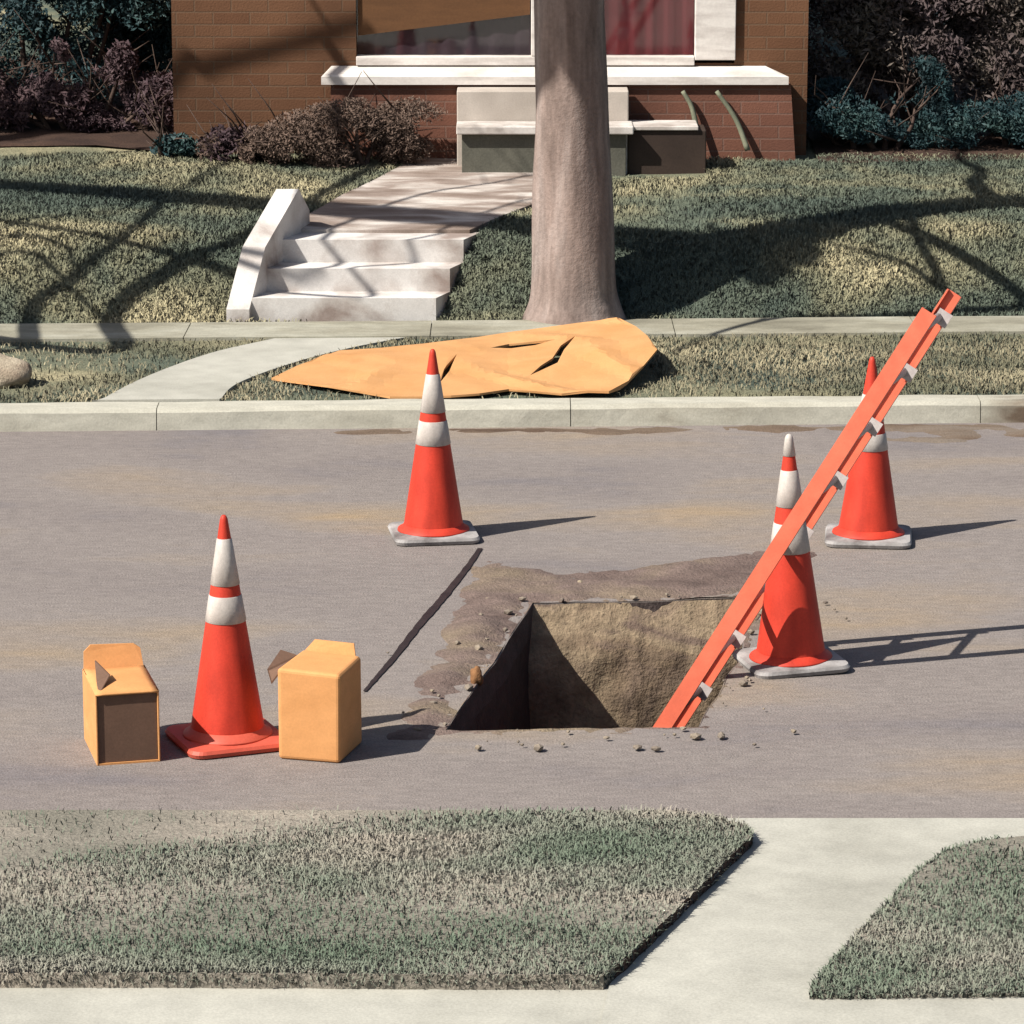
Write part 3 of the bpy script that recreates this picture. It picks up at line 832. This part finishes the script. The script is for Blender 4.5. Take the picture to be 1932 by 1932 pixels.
while tt > lo_ + .1:
    V = []; Fc = []
    p0 = A0 + ax * tt + rd2 * .004; p1 = A0 + rung_dir + ax * tt - rd2 * .004
    add_tube(V, Fc, [p0, p0.lerp(p1, .5), p1], [.014, .014, .014], 12)
    rg = mesh_obj('rung', V, Fc, M['alu'], lad, True)
    # pale bracket plates that wrap the rung ends
    bm = bmesh.new()
    for e, s in ((p1, 1),):
        r = bmesh.ops.create_cube(bm, size=1)
        for v in r['verts']:
            v.co = e + rd2 * (-.029 + .006 * v.co.z) + wd * (v.co.x * .050 + .014) + ax * (v.co.y * .050)
    bm_obj('bracket', bm, M['alu'], lad)
    tt -= .215

# ------------------------------------------------------------------ boxes
def carton(label, loc, rz, w, d, h, open_front):
    t = thing('cardboard_box', label, 'box', loc, rz)
    th = .006
    if open_front:
        bm = bmesh.new()
        add_box(bm, -w / 2, -w / 2 + th, 0, d, 0, h, .002)                       # sides
        bm_obj('side', bm, M['card'], t)
        box('side', w / 2 - th, w / 2, 0, d, 0, h, M['card'], t, .002)
        box('rear', -w / 2 + th + .001, w / 2 - th - .001, d - th, d - .0005, th, h - .001, M['card'], t, 0)
        # gently crowned top
        V = []; Fc = []
        for j in range(9):
            for q in range(9):
                x = -w / 2 + w * q / 8; y = d * j / 8
                z = h + .010 * math.sin(math.pi * q / 8) ** .6 * math.sin(math.pi * min(1, j / 7)) ** .7
                V.append((x, y - .003 + .004 * (j == 8), z))
        for j in range(8):
            for q in range(8): Fc.append((j * 9 + q, j * 9 + q + 1, (j + 1) * 9 + q + 1, (j + 1) * 9 + q))
        o = mesh_obj('top', V, Fc, M['card'], t, True); sm = o.modifiers.new('thickness', 'SOLIDIFY'); sm.thickness = th
        box('bottom', -w / 2 + th + .001, w / 2 - th - .001, .001, d - th, 0, th, M['card'], t, 0)
        f = box('shade_front', -w / 2 + th + .001, w / 2 - th - .001, .006, .012, th, h - .008, M['card_shade'], t, .001)  # box front lying in shade, darkened by its colour
        V = [(-w / 2 + .004, d - .004, h), (w / 2 - .004, d - .004, h), (w / 2 - .010, d + .018, h + .052), (w / 2 - .03, d + .022, h + .066), (-w / 2 + .03, d + .022, h + .070), (-w / 2 + .008, d + .016, h + .050)]
        V += [(x_, y_ + .005, z_) for x_, y_, z_ in V]
        mesh_obj('flap', V, [(0, 1, 2, 3, 4, 5), (11, 10, 9, 8, 7, 6)] + [(q + 0, q + 6, (q + 1) % 6 + 6, (q + 1) % 6) for q in range(6)], M['card'], t)
        # small torn tab standing on the top
        V = [(-w / 2 + .012, .012, h - .004), (-w / 2 + .018, .10, h + .012), (-w / 2 + .058, .10, h + .030), (-w / 2 + .022, .16, h + .062)]
        V += [(x + .004, y + .003, z) for x, y, z in V]
        mesh_obj('flap', V, [(0, 1, 2), (1, 3, 2), (4, 6, 5), (5, 6, 7), (0, 4, 5, 1), (1, 5, 7, 3), (3, 7, 6, 2), (2, 6, 4, 0)], M['card_shade'], t)
    else:
        bm = bmesh.new(); add_box(bm, -w / 2, w / 2, 0, d, 0, h, .012, 3)
        for v in bm.verts:                                                      # sagging, slightly crushed carton
            k = v.co.z / h
            v.co.x += .010 * mnoise.noise(Vector((v.co.x * 7, v.co.y * 7, v.co.z * 6))) * k
            v.co.z -= .016 * k * max(0, (v.co.x / w))
        bm_obj('body', bm, M['card'], t)
        # seam tape along the top and two open flaps
        V = [(-w / 2 + .005, .06, h - .004), (-w / 2 + .005, .18, h - .004), (-w / 2 - .045, .17, h + .012), (-w / 2 - .052, .06, h - .022), (-w / 2 - .03, .03, h - .055)]
        V += [(x + .002, y, z - .005) for x, y, z in V]
        mesh_obj('flap', V, [(0, 1, 2, 3, 4), (9, 8, 7, 6, 5)] + [(q, 5 + q, 5 + (q + 1) % 5, (q + 1) % 5) for q in range(5)], M['card_shade'], t)
        V = [(-w / 2 + .01, d - .004, h - .006), (w / 2 - .02, d - .004, h - .012), (w / 2 - .03, d + .012, h + .026), (-w / 2 + .04, d + .014, h + .030)]
        V += [(x, y + .005, z) for x, y, z in V]
        mesh_obj('flap', V, [(0, 1, 2, 3), (7, 6, 5, 4), (0, 4, 5, 1), (1, 5, 6, 2), (2, 6, 7, 3), (3, 7, 4, 0)], M['card'], t)
    return t
q = on_z(243, 1441)
carton('tan box with its shaded front coloured dark brown, leftmost on the road', q, R(14), .195, .30, .226, True)
q = on_z(583, 1437)
carton('tan box with a plain lit front and torn side flap, nearer the pit', q, R(-15), .198, .235, .288, False)

# sealed seam in the asphalt, running parallel to the pit
sp = smooth_path([on_z(u, v, .004)[:] for u, v in ((906, 1034), (880, 1072), (835, 1128), (790, 1180), (745, 1238), (712, 1276), (688, 1304))], 8)
V = []; Fc = []
for j, p in enumerate(sp):
    w_ = (.016 - .008 * abs(2 * j / (len(sp) - 1) - .8)) * (1 + .35 * mnoise.noise(Vector((j * .7, 3, 1))))
    V += [(p[0] - w_, p[1], .004), (p[0] + w_, p[1], .004)]
for j in range(len(sp) - 1): Fc.append((2 * j, 2 * j + 2, 2 * j + 3, 2 * j + 1))
o_ = mesh_obj('tar_seam', V, Fc, M['black_rubber'])
if o_.data.polygons[0].normal.z < 0: o_.data.flip_normals()
struct(o_)

def rock(name, loc, r, sq, mat, label, cat, seed=0, sub=3):
    bm = bmesh.new(); bmesh.ops.create_icosphere(bm, subdivisions=sub, radius=1)
    for v in bm.verts:
        w = v.co.copy(); k = 1 + .28 * mnoise.fractal(w * 1.1 + Vector((seed, 0, 0)), 1, 2, 4)
        v.co = Vector((w.x * r * sq[0], w.y * r * sq[1], w.z * r * sq[2])) * k
    o = bm_obj(name, bm, mat, None, True); o.location = loc
    return tag(o, label, cat)
q = on_z(905, 1288)
rock('clay_clod', (q.x - .01, q.y, .02), .035, (.6, .8, 1), M['clay'], 'small tan clod of clay on the left lip of the pit', 'clod', 3)
q = on_z(8, 722, .1)
rock('boulder', (q.x - .04, q.y, .145), .15, (1.1, .9, .62), M['cream_stone'], 'cream boulder on the verge near the kerb', 'boulder', 9)

# ------------------------------------------------------------------ street tree with a bare crown
def limb_path(pts, r0, r1, V, Fc, seg=8, n=6, wob=.05):
    sp = smooth_path(pts, n)
    m_ = len(sp); add_tube(V, Fc, sp, [r0 + (r1 - r0) * (j / (m_ - 1)) ** .8 for j in range(m_)], seg, wob)
    return sp

def twigs(V, Fc, path, r, count, length, seed):
    rr = random.Random(seed)
    for _ in range(count):
        j = rr.randrange(len(path) // 3, len(path)); p = Vector(path[j])
        d = Vector((rr.uniform(-1, 1), rr.uniform(-1, 1), rr.uniform(.0, 1))).normalized()
        l = length * rr.uniform(.5, 1.2)
        q1 = p + d * l * .5 + Vector((rr.uniform(-.1, .1), rr.uniform(-.1, .1), rr.uniform(-.05, .1))) * l
        add_tube(V, Fc, [p, q1, p + d * l + Vector((0, 0, .15 * l))], [r, r * .7, r * .25], 5)

# street tree
tb = on_ground(1086, 612)
tree = thing('tree', 'thick grey trunked bare tree at the sidewalk in front of the house', 'tree', (0, 0, 0))
V = []; Fc = []
BX, BY = tb.x, tb.y + .15
pts = []; rads = []
for z, dx, r in ((-.05, .0, .275), (.0, .0, .258), (.05, 0, .238), (.13, -.002, .22), (.35, -.006, .208), (.7, -.014, .194), (1.05, -.022, .183), (1.4, -.03, .178), (1.8, -.03, .18), (2.2, -.015, .17), (2.7, .01, .15), (3.3, .05, .13), (4.2, .1, .10), (5.2, .12, .07)):
    pts.append(Vector((BX + dx, BY, .12 + z))); rads.append(r)
sp = smooth_path([tuple(p) + (r,) for p, r in zip(pts, rads)], 5)
add_tube(V, Fc, [s[:3] for s in sp], [s[3] for s in sp], 40, .09, 5)
mesh_obj('trunk', V, Fc, M['bark'], tree, True)
# crown: limbs whose shadows fall on the right-hand lawn
V = []; Fc = []
def lift(u, v, h):
    g_ = on_ground(u, v); return Vector((g_.x + SX * h, g_.y + SY * h, g_.z + h))
def crown_limb(start_z, img, h0, h1, r0, r1, tw=6, seed=0):
    P = [Vector((BX, BY, start_z))]
    m_ = len(img)
    for j, (u, v) in enumerate(img): P.append(lift(u, v, h0 + (h1 - h0) * j / (m_ - 1)))
    path = limb_path([tuple(p) for p in P], r0, r1, V, Fc, 8, 6)
    twigs(V, Fc, path[len(path) // 2:], r1 * .9, tw, .35, seed)
crown_limb(2.3, [(1930, 560), (1810, 588), (1640, 600), (1480, 604), (1350, 636), (1270, 672)], 2.3, 2.7, .040, .018, 1, 1)
crown_limb(2.6, [(1780, 540), (1720, 505), (1640, 478), (1550, 462)], 2.5, 3.2, .030, .010, 1, 2)
crown_limb(2.9, [(1240, 490), (1300, 462), (1390, 458), (1475, 468)], 2.7, 3.2, .018, .006, 1, 3)
crown_limb(3.0, [(1370, 415), (1410, 470), (1460, 516), (1560, 518)], 3.0, 3.5, .018, .005, 1, 4)
for k in range(9):
    a = k * 2.399; zz = 2.8 + .3 * k
    P = [(BX + .05, BY, zz)]
    for j in range(1, 5):
        P.append((BX + math.cos(a) * .45 * j + random.uniform(-.1, .1), BY + math.sin(a) * .45 * j + random.uniform(-.1, .1), zz + .42 * j + random.uniform(-.1, .15)))
    path = limb_path(P, .07 - .004 * k, .012, V, Fc, 7, 5); twigs(V, Fc, path, .010, 12, .6, 20 + k)
mesh_obj('crown', V, Fc, M['dark_bark'], tree, True)

# second bare tree, standing left of the view, that throws the long limb shadows over the left bank and the house
tree2 = thing('tree', 'dark bare tree on the verge that shades the bank left of the garden steps', 'tree', (0, 0, 0))
TX, TY = -8.4, 18.2
V = []; Fc = []
trunk2 = [(TX, TY, -.05), (TX + .02, TY, .6), (TX, TY - .05, 2.0), (TX + .1, TY - .1, 3.4), (TX + .15, TY - .1, 5.0), (TX + .2, TY, 7.5)]
sp = smooth_path(trunk2, 6); add_tube(V, Fc, sp, [.30 - .22 * j / (len(sp) - 1) for j in range(len(sp))], 16, .08, 2)
mesh_obj('trunk', V, Fc, M['dark_bark'], tree2, True)
V = []; Fc = []
def far_limb(start_z, img, h0, h1, r0, r1, tw=5, seed=0, join=True):
    P = [Vector((TX + .1, TY - .08, start_z))] if join else []
    m_ = len(img)
    for j, (u, v) in enumerate(img): P.append(lift(u, v, h0 + (h1 - h0) * j / (m_ - 1)))
    path = limb_path([tuple(p) for p in P], r0, r1, V, Fc, 8, 7)
    twigs(V, Fc, path[len(path) // 2:], r1 * .6, tw, .5, seed)
TW = 2
far_limb(3.2, [(-60, 660), (60, 596), (150, 520), (250, 440), (330, 370), (440, 312)], 2.1, 2.9, .055, .020, 1, 31)
far_limb(3.4, [(120, 660), (215, 600), (330, 505), (460, 450), (560, 405), (680, 335), (800, 272)], 2.2, 3.2, .060, .030, 1, 32)
far_limb(3.0, [(-150, 470), (-40, 460), (60, 448), (130, 470), (140, 500)], 2.3, 2.7, .034, .012, 0, 33)
far_limb(3.6, [(-200, 520), (-80, 500), (60, 480), (150, 560), (200, 610)], 2.5, 2.8, .030, .012, 0, 34)
far_limb(4.0, [(-100, 430), (60, 418), (230, 402), (330, 350), (440, 330), (560, 310)], 2.8, 3.4, .024, .008, 2, 35)
# limbs shading the house wall and the upper trunk
def lift_wall(u, v, Yw, h):
    p = on_y(u, v, Yw); return Vector((p.x + SX * h, p.y + SY * h, p.z + h))
def wall_limb(start_z, img, Yw, h, r0, r1, tw=3, seed=0):
    P = [Vector((TX + .15, TY - .1, start_z))] + [lift_wall(u, v, Yw, h) for u, v in img]
    path = limb_path([tuple(p) for p in P], r0, r1, V, Fc, 8, 7); twigs(V, Fc, path[len(path) // 2:], r1 * .6, tw, .4, seed)
wall_limb(4.2, [(300, 175), (385, 130), (500, 98), (600, 70), (690, 40)], 20.6, 3.4, .03, .022, 1, 41)
wall_limb(4.9, [(700, -60), (880, -20), (990, 20), (1060, 40), (1110, 90), (1135, 190)], BY - .17, 3.6, .11, .085, 0, 42)
wall_limb(5.0, [(700, -130), (880, -90), (990, -50), (1090, -10), (1140, 60)], BY - .17, 3.8, .10, .085, 0, 43)
far_limb(4.4, [(480, 520), (640, 432), (800, 372), (960, 345), (1040, 330)], 2.9, 3.3, .024, .010, 5, 36)
far_limb(4.5, [(560, 560), (690, 520), (800, 470), (950, 395), (1010, 380)], 2.9, 3.3, .024, .010, 6, 37)
for k in range(10):
    a = k * 2.399; zz = 3.8 + .35 * k
    P = [(TX + .15, TY, zz)]
    for j in range(1, 5): P.append((TX - abs(math.cos(a)) * .5 * j, TY + math.sin(a) * .5 * j, zz + .4 * j + random.uniform(-.1, .1)))
    path = limb_path(P, .07 - .004 * k, .012, V, Fc, 7, 5); twigs(V, Fc, path, .012, 10, .7, 60 + k)
mesh_obj('crown', V, Fc, M['dark_bark'], tree2, True)

# ------------------------------------------------------------------ house
WY = 20.60                                  # upper wall plane
PY = 20.44                                  # plinth front
hs = thing('house', 'brown brick house with a white window ledge behind the tree', 'house', (0, 0, 0))
xl = on_y(325, 100, WY).x; xr = on_y(1524, 100, WY).x
wx0 = on_y(672, 80, WY).x; wx1 = on_y(1386, 80, WY).x
wz = on_y(900, 106, WY).z; ztop = 3.3; wtop = 2.35
gz = .35
bm = bmesh.new()
# front wall around the window opening, other walls behind
add_box(bm, xl, wx0, WY, WY + .25, gz, ztop)
add_box(bm, wx1, xr, WY, WY + .25, gz, ztop)
add_box(bm, wx0, wx1, WY, WY + .25, gz, wz - .04)
add_box(bm, wx0, wx1, WY, WY + .25, wtop, ztop)
add_box(bm, xl, xl + .25, WY + .25, WY + 6, gz, ztop)
add_box(bm, xr - .25, xr, WY + .25, WY + 6, gz, ztop)
add_box(bm, xl + .25, xr - .25, WY + 5.75, WY + 6, gz, ztop)
bm_obj('wall', bm, M['brick'], hs)
# plinth under the ledge
px0 = on_y(624, 160, PY).x; px1 = on_y(1492, 160, PY).x
lz0 = on_y(900, 160, PY - .03).z
V = []
fl = .05
for (x0_, x1_, y_, z_) in ((px0, px1, PY, lz0 - .002), (px0 - fl * .3, px1 + fl, PY - .02, gz)):
    V += [(x0_, y_, z_), (x1_, y_, z_), (x1_, WY - .003, z_), (x0_, WY - .003, z_)]
mesh_obj('plinth', V, [(0, 1, 2, 3), (4, 5, 1, 0), (5, 6, 2, 1), (7, 4, 0, 3)], M['red_brick'], hs)
# white sloping ledge: lip in front, weathered slope back to the window
e0 = on_y(606, 150, PY - .03).x; e1 = on_y(1488, 150, PY - .03).x
V = []
for x_ in (e0, e1):
    i_ = .05 if x_ == e0 else -.12
    V += [(x_, PY - .03, lz0), (x_, PY - .03, lz0 + .045), (x_ + i_ * .4, PY - .02, lz0 + .056), (x_ + i_, WY - .002, wz - .055), (x_ + i_, WY - .002, lz0)]
mesh_obj('ledge', V, [(0, 5, 6, 1), (1, 6, 7, 2), (2, 7, 8, 3), (0, 1, 2, 3, 4), (9, 8, 7, 6, 5), (0, 4, 9, 5)], M['white_paint'], hs)
# window: white rail and broad jamb, two panes, blind
win = bpy.data.objects.new('window', None); COL.objects.link(win); win.parent = hs
jx = on_y(1311, 80, WY).x; mx0 = on_y(1002, 80, WY).x; mx1 = on_y(1075, 80, WY).x
bm = bmesh.new()
add_box(bm, jx, wx1 + .004, WY - .03, WY + .10, wz - .02, wtop, .004)
add_box(bm, wx0, jx - .002, WY - .03, WY + .10, wz - .05, wz, .004)
add_box(bm, mx0, mx1, WY - .025, WY + .09, wz + .002, wtop - .06, .004)
add_box(bm, wx0, jx - .002, WY - .03, WY + .10, wtop - .058, wtop, .004)
bm_obj('frame', bm, M['white_paint'], win)
def curtain(x0_, x1_, mat):
    V = []; Fc = []; N_ = 60
    for q in range(N_):
        x_ = x0_ + (x1_ - x0_) * q / (N_ - 1); y_ = WY + .060 + .004 * math.sin(q * .75) + .006 * mnoise.noise(Vector((q * .4, 0, 0)))
        V += [(x_, y_, wz + .002), (x_ + .004 * math.sin(q), y_, wtop - .06)]
    for q in range(N_ - 1): Fc.append((2 * q, 2 * q + 2, 2 * q + 3, 2 * q + 1))
    return mesh_obj('curtain', V, Fc, mat, win, True)
curtain(wx0 + .002, mx0 - .002, M['purple']); curtain(mx1 + .002, jx - .004, M['maroon'])
box('pane', wx0 + .002, mx0 - .002, WY + .035, WY + .04, wz + .002, wtop - .06, M['glass'], win, 0)
box('pane', mx1 + .002, jx - .004, WY + .035, WY + .04, wz + .002, wtop - .06, M['glass'], win, 0)
bz = on_y(840, 52, WY).z
V = [(wx0 + .01, WY + .02, on_y(672, 68, WY).z), (mx0 - .006, WY + .02, on_y(1000, 28, WY).z), (mx0 - .006, WY + .02, wtop - .07), (wx0 + .01, WY + .02, wtop - .07)]
V += [(x_, y_ + .012, z_) for x_, y_, z_ in V]
mesh_obj('blind', V, [(0, 1, 2, 3), (7, 6, 5, 4), (0, 4, 5, 1), (1, 5, 6, 2), (2, 6, 7, 3), (3, 7, 4, 0)], M['blind'], win)
# roof
V = [(xl - .35, WY - .25, ztop), (xr + .35, WY - .25, ztop), (xr + .35, WY + 6.25, ztop), (xl - .35, WY + 6.25, ztop), (xl - .35, WY + 3, ztop + 1.7), (xr + .35, WY + 3, ztop + 1.7)]
mesh_obj('roof', V, [(0, 1, 5, 4), (2, 3, 4, 5), (3, 0, 4), (1, 2, 5), (3, 2, 1, 0)], M['roof'], hs)

# porch steps below the ledge
ps = thing('porch_steps', 'pale concrete porch steps below the white ledge, half hidden by the trunk', 'steps', (0, 0, 0))
a = on_y(862, 200, 20.2).x; b = on_y(1186, 200, 20.2).x
zu = on_y(900, 172, 20.2).z; zl_ = on_y(900, 228, 20.2).z
box('step', a, b, 20.2, PY - .026, .4, zu, M['stoop'], ps, .006)
box('riser', a + .03, b - .02, 19.97, 20.199, .4, zl_ - .046, M['riser_concrete'], ps, .003)
box('tread', a, b + .02, 19.93, 20.197, zl_ - .045, zl_, M['white_lid'], ps, .006)

# dark storage chest with a pale lid
q0 = on_y(1184, 285, 20.02); q1 = on_y(1312, 285, 20.02); zt = on_y(1240, 246, 20.02).z
ch = thing('storage_chest', 'dark low chest with a pale lid against the brick plinth', 'chest', ((q0.x + q1.x) / 2, 20.02, float(terrain(q0.x, 20.02)) - .02))
w_ = (q1.x - q0.x) / 2; hz = zt - ch.location.z
box('body', -w_, w_ + .06, 0, .28, 0, hz, M['storage'], ch, .006)
bm = bmesh.new(); add_box(bm, -w_ - .012, w_ + .015, -.015, .29, hz + .001, hz + .024, .004)
bm_obj('lid', bm, M['white_lid'], ch)
box('lit_end', -w_ - .012, -w_ - .001, .004, .27, .02, hz - .002, M['white_lid'], ch, .002)  # pale panel put in for the sunlit left side of the chest

# two grey-green stalks leaning on the plinth
for k, (im, lb) in enumerate(((((1312, 236), (1306, 205), (1288, 172)), 'short grey green stalk rising behind the pale lid against the brick plinth'),
                              (((1404, 266), (1388, 225), (1352, 172)), 'longer grey green stalk on the brick plinth, clear of the chest'))):
    p = [on_y(u, v, PY - .045)[:] for u, v in im]
    p[0] = (p[0][0] + .02, p[0][1] - .03, p[0][2] - (.1 if k == 0 else .05))
    s_ = smooth_path(p, 6); V = []; Fc = []
    add_tube(V, Fc, s_, [.017 - .005 * j / len(s_) for j in range(len(s_))], 8, .1, k)
    tag(mesh_obj('stalk', V, Fc, M['stalk'], smooth=True), lb, 'plant stalk', 'grey green stalks against the plinth')

# ------------------------------------------------------------------ shrubs
def leaves(n, blobs, size, seed, flat=.6):
    """leaf-sized faces gathered into clumps through the volume; blobs = (cx, cy, cz, rx, ry, rz)"""
    r = np.random.default_rng(seed)
    w = np.array([b[3] * b[4] * b[5] for b in blobs]) ** .7; w /= w.sum()
    idx = r.choice(len(blobs), n, p=w); B = np.array(blobs)[idx]
    # clump centres inside each blob
    d = r.normal(size=(n, 3)); d /= np.linalg.norm(d, axis=1)[:, None]
    rad = r.random(n) ** .45
    P = B[:, :3] + d * rad[:, None] * B[:, 3:]
    q = fbm(P[:, 0] * 5 + P[:, 1] * 3, P[:, 2] * 5 - P[:, 1] * 2, seed)
    k = q > .36 + .14 * rad
    P = P[k]; m_ = len(P)
    a = r.normal(size=(m_, 3)); a /= np.linalg.norm(a, axis=1)[:, None]
    b = np.cross(a, r.normal(size=(m_, 3))); b /= np.linalg.norm(b, axis=1)[:, None]
    s = size * r.uniform(.5, 1.3, m_)[:, None]
    V = np.stack([P - a * s, P + b * s * .32 - a * s * .2, P + a * s, P - b * s * .32 - a * s * .2], 1).reshape(-1, 3)
    return V, m_

def shrub(name, label, cat, base, blobs, n, size, mat, seed, stems=5, group=None, stem_mat='dark_bark'):
    t = thing(name, label, cat, base, 0, group)
    V, m_ = leaves(n, blobs, size, seed)
    np_obj('foliage', V, np.arange(m_ * 4), np.arange(m_) * 4, np.full(m_, 4), M[mat], t)
    rr = random.Random(seed); V = []; Fc = []
    for k in range(stems):
        b = blobs[k % len(blobs)]
        p0 = (rr.uniform(-.08, .08) + b[0] * .3, rr.uniform(-.05, .05), -.05); p2 = (b[0] + rr.uniform(-.5, .5) * b[3], b[1] + rr.uniform(-.5, .5) * b[4], b[2] + b[5] * rr.uniform(.2, .8))
        p1 = tuple((p0[j] + p2[j]) / 2 + rr.uniform(-.06, .06) for j in range(3))
        sp = limb_path([p0, p1, p2], .022, .006, V, Fc, 6, 4); twigs(V, Fc, sp, .006, 5, .35, seed + k)
    mesh_obj('stem', V, Fc, M[stem_mat], t, True)
    return t
def gb(x, y): return (x, y, float(terrain(x, y, True)))
# left of the house
shrub('shrub', 'tall dark teal evergreen shrub at the left corner of the house', 'shrub', gb(-2.75, 21.9), [(0, 0, .7, .85, .5, .75), (-.4, 0, 1.4, .8, .5, .7), (.35, 0, 1.6, .7, .5, .8), (0, 0, 2.3, .7, .5, .6), (.55, .1, .7, .42, .35, .55), (.6, .1, 1.4, .42, .35, .6), (.1, .3, 1.0, .9, .2, .7)], 260000, .022, 'teal_leaf', 1)
shrub('shrub', 'plum brown spiky shrub in front of the tall teal one', 'shrub', gb(-2.55, 21.3), [(-.5, 0, .17, .5, .2, .2), (.05, 0, .18, .45, .2, .2), (.45, 0, .15, .3, .2, .2), (-.15, 0, .40, .11, .1, .17), (.25, 0, .38, .1, .1, .16), (-.6, 0, .40, .12, .1, .18)], 50000, .020, 'plum_leaf', 2, 9)
shrub('shrub', 'broad teal shrub filling the gap between the plum shrub and the brick wall', 'shrub', gb(-2.32, 22.6), [(0, 0, .5, .5, .3, .6), (-.1, 0, 1.2, .55, .3, .7), (.15, 0, 1.9, .5, .3, .6)], 110000, .022, 'teal_leaf', 12)
# low shrubs on the lawn by the wall
q = on_ground(330, 298)
shrub('shrub', 'small low teal shrub alone on the lawn below the house wall', 'shrub', gb(q.x, q.y), [(0, 0, .06, .14, .1, .08), (.06, 0, .05, .12, .1, .06)], 1800, .022, 'teal_leaf', 3, 3)
q = on_ground(460, 258)
shrub('shrub', 'small dark plum shrub against the brick wall', 'shrub', gb(q.x, 20.35), [(0, 0, .1, .2, .12, .12), (.12, 0, .09, .14, .1, .09)], 2600, .025, 'plum_leaf', 4, 4)
q = on_ground(700, 262)
shrub('shrub', 'wide dry brown shrub left of the porch steps', 'shrub', gb(q.x, 20.2), [(-.6, 0, .10, .36, .14, .14), (-.2, 0, .16, .4, .16, .2), (.22, .05, .2, .3, .12, .2), (.0, .08, .26, .42, .1, .13)], 60000, .012, 'brown_leaf', 5, 4)
# right of the house
shrub('hedge_shrub', 'tall mauve brown hedge shrub right of the house corner', 'hedge', gb(2.35, 21.25), [(-.2, 0, .5, .5, .4, .6), (.3, 0, .7, .6, .4, .6), (0, 0, 1.3, .7, .4, .7), (.2, 0, 2.0, .7, .4, .6)], 160000, .022, 'mauve_leaf', 6, 9)
shrub('hedge_shrub', 'tall mauve brown hedge shrub at the right edge', 'hedge', gb(3.3, 21.2), [(-.1, 0, .5, .6, .4, .6), (.3, 0, .8, .6, .4, .7), (0, 0, 1.5, .7, .4, .7), (-.2, 0, 2.1, .6, .4, .5)], 150000, .022, 'mauve_leaf', 7, 9)
shrub('shrub', 'low dark teal shrub at the foot of the mauve hedge beside the house corner', 'shrub', gb(2.15, 20.75), [(-.28, 0, .14, .26, .2, .2), (.05, 0, .16, .3, .2, .2), (.22, .05, .3, .18, .15, .24), (-.3, .05, .28, .15, .12, .14)], 40000, .016, 'teal_leaf', 8, 6)
shrub('shrub', 'low dark teal shrub under the hedge near the right edge', 'shrub', gb(2.85, 20.8), [(-.2, 0, .12, .35, .2, .16), (.2, 0, .14, .4, .2, .2), (.5, 0, .2, .3, .2, .24)], 40000, .016, 'teal_leaf', 9, 6)

# dark bed of soil along the house and hedge
def bed(outline, seed):
    V2, tr = sheet([Vector(p) for p in outline], (), [Vector((x, y)) for x in np.arange(min(p[0] for p in outline), max(p[0] for p in outline), .08) for y in np.arange(min(p[1] for p in outline), max(p[1] for p in outline), .08) if inside((x, y), outline)])
    return struct(mesh_obj('soil_bed', [(p.x, p.y, float(terrain(p.x, p.y, True)) + .014 + .012 * mnoise.noise(Vector((p.x * 8, p.y * 8, seed)))) for p in V2], tr, M['dark_soil'], smooth=True))
bed([(1.74, 20.36), (1.9, 20.3), (2.6, 20.42), (3.6, 20.5), (6, 20.6), (6, 24), (1.74, 24)], 1)
bed([(-6, 20.7), (-3.2, 20.8), (-2.4, 20.75), (-1.95, 20.55), (-1.95, 24), (-6, 24)], 2)

# ------------------------------------------------------------------ light, sky, camera
w = bpy.data.worlds.new('World'); sc.world = w; w.use_nodes = True
nt = w.node_tree; bg = nt.nodes['Background']
sky = nt.nodes.new('ShaderNodeTexSky'); sky.sky_type = 'NISHITA'; sky.sun_disc = False
elev = math.asin(SUN.z); az = math.atan2(SUN.x, SUN.y)
sky.sun_elevation = elev; sky.sun_rotation = az % (2 * math.pi)
sky.dust_density = 2.0; sky.air_density = 1.0; sky.ozone_density = .6
nt.links.new(sky.outputs[0], bg.inputs['Color']); bg.inputs['Strength'].default_value = .05
sl = bpy.data.lights.new('sun', 'SUN'); sl.energy = 4.4; sl.angle = R(.5); sl.color = (1.0, .945, .86)
so = bpy.data.objects.new('sun', sl); COL.objects.link(so); so.rotation_euler = (-SUN).to_track_quat('-Z', 'Y').to_euler(); so.location = (-10, 5, 12)

cam = bpy.data.cameras.new('camera'); co = bpy.data.objects.new('camera', cam); COL.objects.link(co)
cam.sensor_width = 36; cam.lens = F / 1932 * 36; cam.clip_start = .1; cam.clip_end = 2000
co.location = (0, 0, H); co.rotation_euler = (math.pi / 2 - PITCH, 0, 0)
sc.camera = co
sc.cycles.sample_clamp_indirect = 3.0
sc.cycles.caustics_reflective = False; sc.cycles.caustics_refractive = False
sc.render.resolution_x = sc.render.resolution_y = 1024
sc.view_settings.view_transform = 'Standard'; sc.view_settings.look = 'None'
sc.view_settings.exposure = .95; sc.view_settings.gamma = 1; sc.view_settings.use_curve_mapping = False
